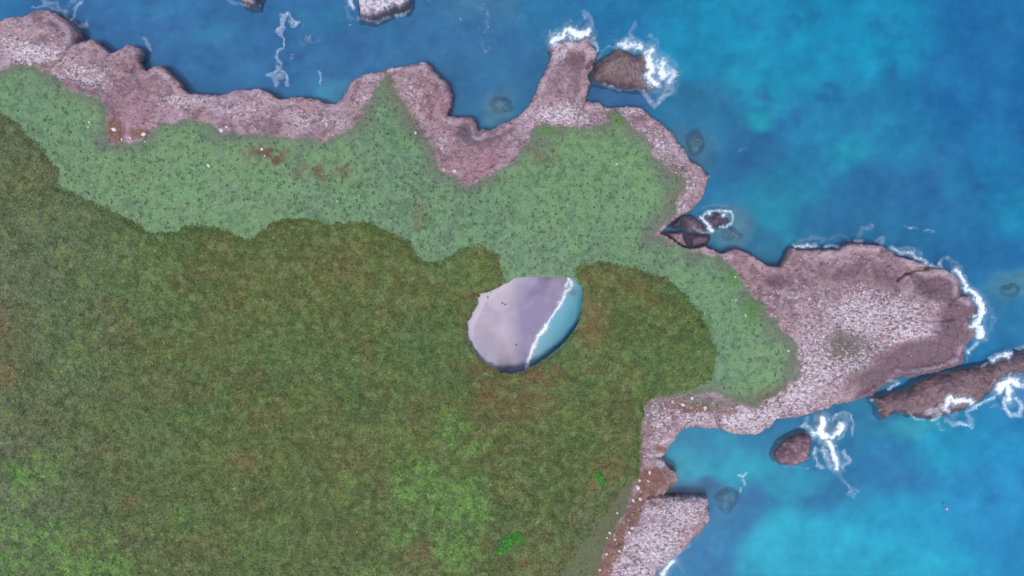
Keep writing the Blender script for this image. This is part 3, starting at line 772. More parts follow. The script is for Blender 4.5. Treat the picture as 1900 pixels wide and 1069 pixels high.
# ================================================================== SEA ROCKS
ROCKS = []   # height samplers
def make_rock(name, P, top, label, cat="rock", group=None, slope=1.2, seed=1, relief=0.6, base=-6.0, colour="pink", step=0.28, dome=0.3, tilt=(0, 0), skirt=1.6):
    P = np.asarray(P, float)
    zc = max(top * 0.6, 0.3)
    wx, wy = p2w(P[:, 0], P[:, 1], zc)
    W = np.stack([wx, wy], 1)
    pad = skirt + 2
    xs = np.arange(wx.min() - pad, wx.max() + pad, step); ys = np.arange(wy.min() - pad, wy.max() + pad, step)
    X, Y = np.meshgrid(xs, ys)
    d = sdf_pts(W, X, Y)
    d = d + (fbm(X, Y, 3.0, 900 + seed, 4, .65) - .5) * 1.3
    ins = np.maximum(d.max(), 1.0)
    cxm, cym = wx.mean(), wy.mean()
    up = top * sstep(-0.2, slope, d) * (1 - dome + dome * np.clip(d / ins, 0, 1))
    up = up + (tilt[0] * (X - cxm) + tilt[1] * (Y - cym)) * sstep(0, 1.5, d)
    dn = base * sstep(0.15, -skirt * .8, d)
    Z = up + dn + rock_relief(X + seed * 31, Y, relief * 1.5) * sstep(-1.5, 1.2, d)
    Z = np.where(d > 0.8, np.maximum(Z, 0.12), Z)
    n1 = fbm(X, Y, 5, 910 + seed, 4); n2 = fbm(X, Y, 1.3, 911 + seed, 3, .6)
    C = np.empty(X.shape + (3,))
    if colour == "pink":
        C[:] = alb(146, 114, 122); C = mixc(C, alb(166, 130, 140), sstep(.45, .62, n1)); C = mixc(C, alb(112, 84, 94), sstep(.5, .36, n2) * .6)
        C = mixc(C, alb(186, 152, 160), sstep(.6, .7, n2) * .6)
    elif colour == "brown":
        C[:] = alb(130, 104, 110); C = mixc(C, alb(144, 118, 120), sstep(.45, .62, n1)); C = mixc(C, alb(104, 84, 90), sstep(.5, .36, n2) * .5)
        C = mixc(C, alb(120, 108, 96), sstep(.52, .66, fbm(X, Y, 8, 930 + seed, 3)) * .5)
    elif colour == "dark":
        C[:] = alb(92, 78, 92); C = mixc(C, alb(108, 92, 104), sstep(.45, .62, n1)); C = mixc(C, alb(70, 60, 78), sstep(.5, .36, n2) * .6)
    elif colour == "white":
        C[:] = alb(212, 204, 216); C = mixc(C, alb(188, 172, 184), sstep(.5, .62, n1) * .8); C = mixc(C, alb(226, 220, 232), sstep(.55, .65, n2) * .6)
        C = mixc(C, alb(140, 124, 128), sstep(.62, .7, fbm(X, Y, 2, 940 + seed, 3)) * .8)
    wet = sstep(1.5 if top > 1.6 else 0.6, 0.0, Z + (n2 - .5) * 1.4)
    C = mixc(C, alb(70, 56, 68), wet * .85)
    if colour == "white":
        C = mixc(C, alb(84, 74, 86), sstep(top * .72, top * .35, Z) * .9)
    uw = sstep(-0.1, -0.9, Z) * (0 if name == 'boulder' else 1)  # slabs kept dark below water, painted shade for the gaps between them
    C = C * (1 - uw[..., None]) + bed_alb(*w2p(X, Y, -2), X, Y)[0] * uw[..., None]
    keep = d > -skirt
    v = np.stack([X, Y, Z], -1).reshape(-1, 3)
    f = grid_faces(*X.shape, keep=keep)
    v, f, c = compact(v, f, C.reshape(-1, 3))
    org = np.array([cxm, cym, 0.0])
    o = new_mesh_obj(name, v - org, f, M_rock, c, extra={"pits": np.full(len(v), .8), "pale": np.full(len(v), -.15)})
    o.location = org
    tag(o, label, cat, group)
    Zs = np.where(keep, Z, -9)
    ROCKS.append((GridH(X, Y, Zs), xs[0], xs[-1], ys[0], ys[-1]))
    return o

make_rock("sea_rock", [(1103, 124), (1113, 109), (1131, 96), (1149, 87), (1166, 91), (1179, 98), (1202, 97), (1204, 114), (1200, 141), (1214, 149), (1214, 160),
    (1179, 162), (1149, 159), (1121, 154), (1101, 150), (1098, 138)], 4.4, "broad brown rock joined by a narrow neck to the headland tip, surf on its right", colour="brown", seed=2, slope=3.4, dome=.35, relief=.5)
make_rock("sea_rock", [(1624, 739), (1655, 733), (1687, 724), (1711, 711), (1742, 698), (1774, 689), (1805, 683), (1837, 678), (1868, 668), (1900, 655), (1960, 640), (2020, 650), (2010, 700),
    (1930, 690), (1900, 695), (1884, 694), (1862, 706), (1850, 724), (1827, 743), (1805, 757), (1782, 766), (1755, 774), (1729, 779), (1703, 776), (1679, 768), (1663, 771),
    (1647, 780), (1639, 771), (1635, 755)], 3.6, "long brown rock ridge running past the right edge beyond a dark narrow channel", colour="brown", seed=3, slope=2.6, dome=.4, relief=.55)
make_rock("sea_rock", [(1450, 828), (1464, 816), (1480, 808), (1496, 805), (1508, 811), (1512, 824), (1508, 838), (1506, 850), (1494, 861), (1478, 866), (1460, 864),
    (1446, 858), (1440, 849), (1443, 838)], 4.6, "rounded reddish rock alone in the lower bay with swirling white surf beside it", colour="pink", seed=4, slope=1.6, relief=.8, dome=.3)
make_rock("sea_rock", [(660, -2), (664, 10), (665, 28), (678, 29), (690, 34), (705, 26), (726, 17), (752, 11), (762, 0), (757, -40), (700, -60), (668, -30)], 6.5,
    "large white-topped islet cut by the top edge of the picture", cat="islet", colour="white", seed=5, slope=1.0, relief=.5, dome=.08, skirt=2)
make_rock("sea_rock", [(446, 0), (461, 7), (473, 8), (474, -4), (482, -25), (455, -30), (440, -14)], 5.0,
    "small white rock barely showing at the top edge, left of the large white islet", colour="white", seed=6, slope=1.0, relief=.4, dome=.1)
make_rock("boulder", [(1240, 429), (1268, 430), (1272, 444), (1277, 458), (1265, 457), (1248, 445), (1238, 434)], 2.9, "pinkish wedge-shaped slab at the inner corner of the rocky notch", cat="rock", colour="pink", seed=7, slope=.9, relief=.2, dome=.15, skirt=1.2, group="slabs fallen in the notch")
make_rock("boulder", [(1277, 433), (1317, 436), (1319, 442), (1313, 453), (1300, 457), (1285, 458), (1280, 446)], 1.9, "flat dark brown slab on the seaward side of the notch, below the surf", cat="rock", colour="dark", seed=8, slope=1.2, relief=.2, dome=.2, skirt=1.5, group="slabs fallen in the notch")
make_rock("boulder", [(1245, 419), (1262, 404), (1264, 412), (1264, 421)], 2.2, "small triangular slab against the upper wall of the notch", cat="rock", colour="dark", seed=9, slope=.8, relief=.15, dome=.1, skirt=1.0, group="slabs fallen in the notch")
make_rock("boulder", [(1268, 404), (1284, 401), (1298, 411), (1310, 424), (1306, 431), (1281, 431), (1271, 422)], 1.0, "low dark wave-washed slab in the middle of the notch", cat="rock", colour="dark", seed=10, slope=1.6, relief=.3, dome=.3, skirt=2.0, group="slabs fallen in the notch")
make_rock("sea_rock", [(1307, 406), (1316, 403), (1326, 402), (1329, 396), (1336, 396), (1338, 403), (1352, 405), (1353, 412), (1340, 417), (1326, 419), (1320, 419)], 1.3,
    "small low dark rock ringed by white foam just outside the notch", colour="dark", seed=11, slope=1.0, relief=.3, dome=.3, skirt=2)

# pale reefs just under the surface: real mounds on the sea floor
def make_reef(px, py, rx, ry, top, seed, label, col):
    x0, y0 = p2w(px, py, -1)
    rx *= S; ry *= S
    xs = np.arange(x0 - rx * 1.7, x0 + rx * 1.7, 0.35); ys = np.arange(y0 - ry * 1.7, y0 + ry * 1.7, 0.35)
    X, Y = np.meshgrid(xs, ys)
    r = np.hypot((X - x0) / rx, (Y - y0) / ry) + (fbm(X, Y, 3, 950 + seed, 3) - .5) * .7
    Z = top - 1.2 - (3.4 + top) * sstep(0.1, 1.4, r) + rock_relief(X, Y, .5) * .5
    Z = np.minimum(Z, -1.2)
    C = bed_alb(*w2p(X, Y, -3), X, Y)[0]
    C = mixc(C, alb(*col) * 1.2, sstep(1.15, .1, r) * .4)
    C = mixc(C, alb(70, 84, 90), sstep(.56, .42, fbm(X, Y, 1.6, 960 + seed, 3)) * sstep(1.1, .5, r) * .45)
    v = np.stack([X, Y, Z], -1).reshape(-1, 3)
    f = grid_faces(*X.shape, keep=(r < 1.5))
    v, f, c = compact(v, f, C.reshape(-1, 3))
    o = new_mesh_obj("submerged_rock", v - np.array([x0, y0, -4]), f, M_rock, c); o.location = (x0, y0, -4)
    tag(o, label, "rock", "rocks just under the water")
make_reef(1352, 930, 22, 24, -1.2, 1, "round rock under the water right of the pale square headland", (120, 128, 140))
make_reef(1293, 262, 16, 26, -1.3, 2, "tall oval pale rock under the water beside the right-hand cliffs", (136, 142, 140))
make_reef(1362, 434, 22, 16, -1.2, 3, "pale rock under the water right of the notch", (120, 134, 140))
make_reef(932, 192, 20, 16, -1.3, 4, "pale rock under the water in the small bay left of the long headland", (140, 146, 140))
make_reef(1882, 540, 24, 14, -1.4, 5, "greenish rock under the water near the right edge", (130, 150, 140))

def surface_h(x, y):
    h = np.maximum(TH(x, y), -9)
    for (g, x0, x1, y0, y1) in ROCKS:
        m = (x > x0) & (x < x1 - .3) & (y > y0) & (y < y1 - .3)
        if m.any():
            h = h.copy(); h[m] = np.maximum(h[m], g(x[m], y[m]))
    return h

# ================================================================== FOAM
def make_foam(label, strokes, lace=0.5, lscale=2.0, thr=0.0, step=0.16, cave=False, seed=0, warp=2.2, grp=None):
    """strokes: (points, width px, strength)"""
    allp = np.array([p for s in strokes for p in s[0]], float)
    wmax = max(s[1] for s in strokes) * 2.2 + 10
    x0, y1 = p2w(allp[:, 0].min() - wmax, allp[:, 1].min() - wmax); x1, y0 = p2w(allp[:, 0].max() + wmax, allp[:, 1].max() + wmax)
    X, Y = np.meshgrid(np.arange(x0, x1, step), np.arange(y0, y1, step))
    hh = surface_h(X, Y) if not cave else BH(X, Y)
    zf = np.maximum(hh, 0.0)
    px, py = w2p(X, Y, zf)
    wx = (fbm(X, Y, 3.0, 1001 + seed, 4, .6) - .5) * warp * 2 / S; wy = (fbm(X, Y, 3.0, 1002 + seed, 4, .6) - .5) * warp * 2 / S
    D = np.zeros(X.shape)
    for (pts, w, st) in strokes:
        pts = [tuple(p) for p in pts]
        if len(pts) == 1: pts = pts + [(pts[0][0] + .1, pts[0][1])]
        dd = seg_dist(px + wx * .9, py + wy * .9, pts)
        D = np.maximum(D, st * np.exp(-(dd / (w * 1.35)) ** 2))
        if st > .7 and not cave: D = np.maximum(D, .5 * st * np.exp(-(dd / (w * 3.2)) ** 2))
    lx = X + wx * S * .8; ly = Y + wy * S * .8
    r1 = ridged(lx, ly, lscale, 1010 + seed, 3) ** 1.6
    r2 = ridged(lx * .94 + ly * .34, ly * .94 - lx * .34, lscale * .5, 1020 + seed, 2) ** 1.6
    R_ = np.maximum(r1, .8 * r2)
    fine = fbm(lx, ly, .7, 1011 + seed, 3, .6)
    F = 1.1 * D - (1.15 + .6 * lace) * (1 - R_) * sstep(1.5, .5, D) - (fine - .5) * 0.9 - .04 - thr
    dens = np.clip(F * 1.1, 0, 1) ** .8 * np.clip(.26 + .52 * D, 0, .86)
    dens = np.maximum(dens, .24 * sstep(.2, .9, D) * (.4 + fine))       # thin milky veil between the strands
    keep = dens > 0.015
    Z = zf + 0.06 + 0.28 * sstep(.3, 1, F)
    if not keep.any(): return
    v = np.stack([X, Y, Z], -1).reshape(-1, 3)
    ff = grid_faces(*X.shape, keep=keep)
    v, ff, dn = compact(v, ff, dens.ravel())
    o = new_mesh_obj("foam", v, ff, M_foam, extra={"dens": dn})
    tag(o, label, "foam", kind="stuff")

make_foam("long thin strand of drifting foam in the bay at top left", [
    ([(524, 44), (530, 30), (536, 22), (541, 32), (548, 42), (554, 47)], 5, .72), ([(526, 30), (521, 44), (523, 60)], 6, .7), ([(524, 60), (524, 80), (520, 105), (521, 120), (518, 132)], 2.6, .72),
    ([(498, 143), (510, 138), (520, 128), (530, 140), (532, 152)], 5, .66), ([(508, 148), (520, 142)], 7, .6), ([(545, 107)], 5, .55), ([(548, 100)], 3, .5),
    ([(590, 128), (597, 140), (594, 155)], 3.2, .6), ([(568, 66), (572, 70)], 4, .5), ([(556, 72), (560, 84)], 6, .4), ([(560, 80), (590, 70)], 8, .36)], lace=.3, lscale=1.8, seed=1, warp=2.4)
make_foam("white surf breaking over the tip of the long headland", [
    ([(1026, 78), (1036, 68), (1050, 60), (1062, 58), (1070, 68), (1080, 66), (1092, 60)], 7, 1.15), ([(1058, 62), (1062, 74), (1058, 84)], 6, .9), ([(1048, 92), (1040, 96), (1034, 102)], 6, .75),
    ([(1085, 60), (1098, 50), (1096, 38), (1086, 26)], 9, .55), ([(1098, 72), (1104, 86), (1108, 94)], 4, .8), ([(1045, 50), (1030, 62)], 10, .4), ([(1055, 38), (1080, 40)], 12, .35)], lace=.45, seed=2, warp=1.6)
make_foam("white surf swirling off the right end of the brown neck rock", [
    ([(1150, 86), (1166, 80), (1182, 86), (1192, 92)], 7, 1.0), ([(1178, 78), (1172, 60), (1178, 50)], 8, .5), ([(1206, 100), (1208, 118), (1206, 140), (1216, 152), (1222, 158)], 9, 1.15),
    ([(1226, 118), (1232, 130), (1236, 140)], 12, 1.05), ([(1244, 128), (1252, 142), (1246, 156)], 6, .9), ([(1196, 172), (1206, 188), (1216, 194), (1230, 182), (1244, 166), (1250, 156)], 7, .65),
    ([(1186, 168), (1196, 180)], 5, .5), ([(1210, 175), (1222, 168)], 6, .5), ([(1206, 92), (1216, 84), (1210, 72)], 9, .42), ([(1236, 100), (1252, 112), (1262, 135), (1258, 160), (1250, 180)], 6, .36),
    ([(1120, 158), (1150, 164), (1190, 166)], 4, .45), ([(1112, 108), (1128, 95), (1142, 86)], 3.5, .5)], lace=.5, seed=3)
make_foam("ring of white foam round the low rock outside the notch", [
    ([(1302, 406), (1306, 398), (1316, 393), (1328, 391), (1342, 391), (1356, 394), (1360, 403), (1358, 414), (1348, 420), (1336, 421)], 2.6, .85),
    ([(1302, 404), (1310, 412), (1318, 422), (1322, 428)], 3.6, 1.0), ([(1342, 398)], 4, 1.0), ([(1316, 396)], 4.5, 1.0), ([(1290, 422), (1304, 430), (1318, 430)], 4, .6), ([(1300, 388), (1330, 380), (1350, 384)], 9, .34)],
    lace=.3, lscale=1.2, seed=4, warp=.8)
make_foam("thin line of surf along the upper side of the right-hand headland", [
    ([(1474, 457), (1490, 460), (1500, 456), (1515, 457)], 4, .95), ([(1482, 452), (1500, 442), (1518, 440), (1530, 446)], 8, .42), ([(1535, 458), (1560, 456)], 4, .7), ([(1540, 445), (1560, 438), (1575, 446)], 7, .36),
    ([(1588, 446), (1600, 448)], 4, .7), ([(1596, 436), (1600, 424), (1616, 420)], 9, .42), ([(1630, 446), (1640, 440), (1636, 454)], 6, .55), ([(1656, 462), (1672, 470), (1692, 472), (1708, 482), (1718, 490)], 5, .85),
    ([(1670, 462), (1690, 462), (1708, 468)], 6, .5), ([(1726, 492), (1744, 496), (1746, 486)], 4, .8), ([(1748, 484), (1756, 478), (1770, 486)], 7, .42)], lace=.5, lscale=1.4, seed=5, warp=1.2)
make_foam("bright surf round the rounded right end of the headland", [
    ([(1772, 500), (1782, 512), (1788, 528), (1792, 538), (1806, 544)], 5, 1.1), ([(1798, 538), (1808, 546)], 6, 1.15), ([(1812, 552), (1822, 566), (1824, 580), (1818, 592), (1806, 604), (1816, 610), (1820, 622)], 7, 1.15),
    ([(1804, 590), (1812, 586)], 3, 1.0), ([(1826, 556), (1840, 574), (1844, 592), (1838, 612)], 8, .42), ([(1814, 632), (1808, 642), (1800, 650)], 4, .8), ([(1798, 652)], 5, 1.0), ([(1792, 640), (1794, 670)], 3.5, .5)], lace=.45, seed=6, warp=1.4)
make_foam("patch of foam on the upper side of the long ridge", [([(1842, 668), (1856, 660), (1872, 660)], 5, 1.0), ([(1820, 678), (1832, 675)], 3, .6), ([(1885, 646), (1900, 644), (1915, 640)], 4, .6),
    ([(1650, 722), (1658, 716), (1666, 712)], 4, .75), ([(1648, 704), (1660, 708)], 5, .55), ([(1618, 742)], 3, .8), ([(1700, 703)], 3, .5)], lace=.35, lscale=1.4, seed=7, warp=1.)
make_foam("surf washing over the lower side of the long ridge", [
    ([(1752, 750), (1760, 738), (1772, 744), (1786, 742), (1800, 746)], 6, 1.15), ([(1748, 756), (1760, 762)], 6, .9), ([(1722, 764), (1736, 764), (1744, 770), (1734, 776)], 5, .75), ([(1688, 766), (1700, 774), (1716, 778)], 4, .65),
    ([(1798, 760), (1814, 752), (1830, 744), (1844, 734)], 3.6, .8), ([(1756, 780), (1770, 790), (1784, 786), (1800, 792), (1802, 776), (1794, 762)], 6, .6), ([(1740, 780), (1746, 796), (1756, 800)], 5, .4),
    ([(1635, 762)], 4, .6), ([(1676, 770)], 4, .5), ([(1770, 772)], 12, .45)], lace=.5, seed=8, warp=1.4)
make_foam("bright burst of surf against the ridge near the right edge", [
    ([(1852, 722), (1860, 712), (1874, 706), (1888, 708)], 8, 1.25), ([(1870, 720), (1874, 736), (1872, 742)], 8, 1.1), ([(1862, 738), (1864, 756), (1874, 768), (1890, 772), (1894, 756), (1888, 738)], 4.5, .85),
    ([(1890, 712), (1905, 714), (1925, 704)], 8, .85), ([(1836, 756), (1850, 750), (1858, 760)], 6, .4), ([(1894, 730), (1902, 740)], 8, .4)], lace=.35, seed=9, warp=1.2)
make_foam("white swirl of surf to the right of the lone reddish rock", [
    ([(1526, 778), (1526, 790), (1522, 800), (1528, 812)], 6.5, 1.35), ([(1508, 806), (1522, 808), (1540, 808), (1550, 802), (1560, 792), (1562, 786)], 6, 1.1), ([(1490, 794), (1496, 790), (1506, 800)], 5, .75),
    ([(1500, 776), (1494, 790)], 6, .5), ([(1544, 782), (1550, 770), (1562, 766), (1576, 770), (1582, 786), (1582, 802)], 4.5, .62), ([(1552, 776), (1562, 772), (1572, 780)], 5, .5), ([(1568, 790), (1566, 806), (1556, 814)], 4, .6),
    ([(1536, 822), (1544, 838), (1550, 852), (1554, 866)], 7, 1.15), ([(1512, 830), (1510, 850), (1516, 862), (1528, 870)], 4.5, .7), ([(1526, 836), (1534, 850), (1540, 864)], 5, .75), ([(1568, 836), (1572, 850), (1566, 862)], 4.5, .7),
    ([(1520, 836), (1530, 830)], 4, .6), ([(1450, 866), (1480, 870), (1500, 866)], 4, .42), ([(1434, 820), (1436, 836)], 5, .3)], lace=.45, seed=10, warp=1.3)
make_foam("faint trail of foam drifting below the surf swirl", [([(1556, 884), (1566, 896), (1576, 906), (1580, 916)], 6, .48), ([(1572, 918), (1588, 908), (1584, 900)], 5, .45), ([(1436, 914), (1438, 932)], 4, .3)], lace=.4, lscale=1.5, seed=11)
make_foam("scrap of pinkish foam floating in the lower bay", [([(1370, 882), (1378, 884), (1384, 878)], 3.2, .7), ([(1380, 890), (1382, 898)], 3.2, .7), ([(1374, 904), (1373, 912)], 3.2, .7)], lace=.3, lscale=1, seed=12, warp=.8)
make_foam("foam at the foot of the pale square headland, bottom edge", [([(1250, 1040), (1244, 1048), (1236, 1056), (1228, 1066), (1226, 1080)], 6, 1.1), ([(1254, 1034), (1264, 1026), (1280, 1012)], 4, .5),
    ([(1260, 1046), (1268, 1060)], 9, .35)], lace=.35, lscale=1.4, seed=13, warp=1.2)
make_foam("lacy foam off the cliffs in the top left corner", [([(80, -4), (86, 8), (100, 6), (112, 16), (120, 24)], 6, .55), ([(128, 8), (142, -4)], 6, .5), ([(148, 8), (142, 22), (134, 36)], 5, .62), ([(136, 36), (150, 46), (162, 42)], 6, .5),
    ([(150, 4), (146, 20)], 5, .45), ([(124, 30), (138, 46), (146, 60)], 5, .5), ([(264, 78), (272, 84), (276, 92)], 5, .55), ([(60, 12), (84, 10), (110, 22), (130, 38)], 3.4, .55)], lace=.6, lscale=2.4, seed=14)
make_foam("foam round the white-topped islet at the top edge", [([(648, -4), (650, 8), (656, 16)], 4.5, .95), ([(640, 14), (644, 24), (652, 34)], 6, .4), ([(664, 36), (684, 40), (704, 40), (724, 32)], 5, .5), ([(736, 28), (750, 26), (758, 20)], 4, .6),
    ([(640, 40), (660, 48), (690, 46), (720, 42)], 8, .3), ([(425, 0), (440, 6), (458, 12)], 5, .5), ([(470, 12), (482, 6)], 5, .35), ([(780, 0), (800, 2)], 4, .4)], lace=.4, lscale=1.6, seed=15, warp=1.3)
make_foam("faint veil of old foam in the water right of the islet", [([(838, 44), (850, 40), (858, 30)], 8, .32), ([(880, 14), (900, 24), (906, 40), (900, 60)], 9, .38), ([(884, 54), (890, 90), (900, 96), (912, 84)], 5, .36), ([(950, 40), (980, 30), (984, 50)], 7, .32),
    ([(930, 10), (948, 18)], 7, .3), ([(990, 90), (984, 112)], 5, .28), ([(880, 166), (884, 164)], 4, .34), ([(936, 160), (944, 166)], 4, .34), ([(905, 10), (912, 50), (908, 80)], 8, .3)], lace=.7, lscale=2.6, seed=16, warp=3)
make_foam("small flecks of foam in the open water above the headland", [([(1680, 420), (1692, 424), (1702, 424)], 4, .5), ([(1718, 428), (1732, 430), (1738, 426)], 4, .5), ([(1372, 286), (1382, 278)], 5, .4), ([(1538, 330)], 4, .35), ([(1330, 255), (1340, 262)], 4, .3),
    ([(1130, 60), (1140, 58)], 5, .36), ([(1590, 748), (1598, 754)], 4, .4)], lace=.4, lscale=1.4, seed=17)
make_foam("line of breaking surf across the hidden beach", [
    ([(1056, 518), (1062, 528), (1058, 536), (1050, 542), (1046, 552), (1040, 562)], 4.2, 1.05), ([(1056, 520), (1050, 532)], 4, .95), ([(1036, 560), (1042, 562)], 3.5, .9), ([(1040, 562), (1034, 572), (1028, 582), (1022, 592), (1015, 604)], 3.0, 1.05),
    ([(1015, 604), (1006, 616), (998, 624), (994, 636), (988, 652), (982, 668), (978, 684)], 4.8, 1.15), ([(972, 696), (964, 716)], 6, .9)], lace=.22, lscale=.9, step=.12, cave=True, seed=18, warp=.6)

# ================================================================== VEGETATION
def leaf_quads(n, x, y, z, size, tilt, colors, aspect=1.5):
    """one quad per leaf clump, randomly turned and tilted"""
    a = rng.uniform(0, 2 * math.pi, n); t = rng.uniform(0, tilt, n); b = rng.uniform(0, 2 * math.pi, n)
    u = np.stack([np.cos(a), np.sin(a), np.zeros(n)], 1)
    nrm = np.stack([np.sin(t) * np.cos(b), np.sin(t) * np.sin(b), np.cos(t)], 1)
    u = u - nrm * (u * nrm).sum(1)[:, None]; u /= np.linalg.norm(u, axis=1)[:, None]
    w = np.cross(nrm, u)
    s = size[:, None]
    P = np.stack([x, y, z], 1)
    v = np.stack([P - u * s * aspect * .5, P - w * s * .5 + u * s * .1, P + u * s * aspect * .5, P + w * s * .5 + u * s * .1], 1).reshape(-1, 3)
    f = np.arange(n * 4).reshape(n, 4)
    return v, f, np.repeat(colors, 4, axis=0)

def canopy_h(x, y):
    f1, ed, cid = cells(x + 1.5 * fbm(x, y, 3, 1101, 2), y + 1.5 * fbm(x, y, 3, 1102, 2), 2.3, 1103)
    return 0.5 + 0.5 * np.sqrt(np.clip(1 - f1 * f1, 0, 1)) * (.6 + .8 * cid) + 0.5 * (fbm(x, y, 1.3, 1104, 3) - .5)

def build_thicket():
    xs = axis(-158, 70, 0.42, 300, 1.25); ys = axis(-98, 60, 0.42, 300, 1.25)
    X, Y = np.meshgrid(xs, ys)
    Z = TH(X, Y)
    px, py = w2p(X, Y, Z)
    wob = (fbm(X, Y, 2.6, 1110, 4, .6) - .5) * 3.2
    t = F_thick(px, py) * S + wob
    hs = hole_sd(*w2p(X, Y, RIM)) * S
    ramp = sstep(0, 2.2, t) * sstep(0.1, -1.8, hs)
    CH = canopy_h(X, Y) * ramp + 0.05 * (t > 0)
    hs = hs + (fbm(X, Y, 2.2, 42, 4, .6) - .5) * 1.3
    keep = (t > -.2) & (hs < -0.1)
    C = thick_colors(X, Y, px, py)
    v = np.stack([X, Y, Z + CH], -1).reshape(-1, 3)
    f = grid_faces(*X.shape, keep=keep)
    v, f, c = compact(v, f, C.reshape(-1, 3))
    # leaves
    N = 330000
    x = rng.uniform(-158, 66, N); y = rng.uniform(-97, 60, N)
    z = TH(x, y); px, py = w2p(x, y, z)
    t = F_thick(px, py) * S + (fbm(x, y, 2.6, 1110, 4, .6) - .5) * 3.2
    hs = hole_sd(*w2p(x, y, RIM)) * S + (fbm(x, y, 2.2, 42, 4, .6) - .5) * 1.3
    m = (t > 0) & (hs < 0.25)
    x, y, z, t, px, py, hs = (q[m] for q in (x, y, z, t, px, py, hs)); n = len(x)
    ramp = sstep(0, 2.2, t) * sstep(-0.1, -2.2, hs)
    zz = z + canopy_h(x, y) * ramp + rng.uniform(0.0, 0.25, n)
    cc = thick_colors(x, y, px, py) * rng.uniform(.62, 1.42, n)[:, None]
    cc *= np.where(rng.uniform(0, 1, n) < .03, 1.5, 1.0)[:, None]
    cc[:, 0] *= rng.uniform(.85, 1.15, n); 
    v2, f2, c2 = leaf_quads(n, x, y, zz, rng.uniform(.22, .5, n), 0.9, cc)
    vv = np.concatenate([v, v2]); ff = np.concatenate([f, f2 + len(v)]); cc = np.concatenate([c, c2])
    o = new_mesh_obj("shrub_thicket", vv, ff, M_leaf, cc, smooth=False)
    tag(o, "dense dark olive scrub covering the island round the sinkhole", "scrub", kind="stuff")

def build_cover():
    N = 420000
    x = rng.uniform(-158, 95, N); y = rng.uniform(-95, 92, N)
    z = TH(x, y); px, py = w2p(x, y, z)
    g = F_green(px, py) * S + (fbm(x, y, 3, 43, 4, .65) - .5) * 3.2
    t = F_thick(px, py) * S
    hs = hole_sd(*w2p(x, y, RIM)) * S
    m = (g > -.3) & (t < .6) & (hs < -.1)
    # sparser towards bare rock
    m &= (rng.uniform(0, 1, N) < np.clip(.3 + g / 4, 0, 1))
    x, y, z, px, py = (q[m] for q in (x, y, z, px, py)); n = len(x)
    cc = cover_colors(x, y, px, py) * rng.uniform(.84, 1.18, n)[:, None]
    v1, f1, c1 = leaf_quads(n, x, y, z + rng.uniform(.02, .14, n), rng.uniform(.2, .42, n), .55, cc)
    # darker low tufts
    M = 17000
    tx = rng.uniform(-158, 95, M); ty = rng.uniform(-95, 92, M)
    tz = TH(tx, ty); tpx, tpy = w2p(tx, ty, tz)
    g = F_green(tpx, tpy) * S; t = F_thick(tpx, tpy) * S
    dens = 0.34 + 0.75 * blob(tpx, tpy, 720, 350, 240, 120) + .35 * blob(tpx, tpy, 150, 300, 160, 90) + .4 * blob(tpx, tpy, 1120, 420, 200, 110)
    m = (g > 1.2) & (t < -0.5) & (hole_sd(*w2p(tx, ty, RIM)) < -3) & (rng.uniform(0, 1, M) < dens)
    tx, ty, tz, tpx, tpy = (q[m] for q in (tx, ty, tz, tpx, tpy)); nt = len(tx)
    k = 9
    rad = np.repeat(rng.uniform(.14, .5, nt) ** 1.0, k)
    an = rng.uniform(0, 6.283, nt * k); rr = rad * np.sqrt(rng.uniform(0, 1, nt * k))
    el = np.repeat(rng.uniform(.8, 1.6, nt), k)
    X = np.repeat(tx, k) + np.cos(an) * rr / el; Y = np.repeat(ty, k) + np.sin(an) * rr * el
    Z = np.repeat(tz, k) + .16 + (rad - rr) * .4
    dk = np.repeat(rng.uniform(.0, 1, nt), k)[:, None]
    col = (alb(56, 82, 58) * (1 - dk) + alb(86, 112, 82) * dk) * rng.uniform(.8, 1.2, nt * k)[:, None]
    v2, f2, c2 = leaf_quads(nt * k, X, Y, Z, rng.uniform(.14, .3, nt * k), .7, col)
    v = np.concatenate([v1, v2]); f = np.concatenate([f1, f2 + len(v1)]); c = np.concatenate([c1, c2])
    o = new_mesh_obj("ground_cover", v, f, M_leaf, c, smooth=False)
    tag(o, "low pale green ground cover with dark tufts between scrub and bare rock", "ground cover", kind="stuff")
build_thicket()
build_cover()

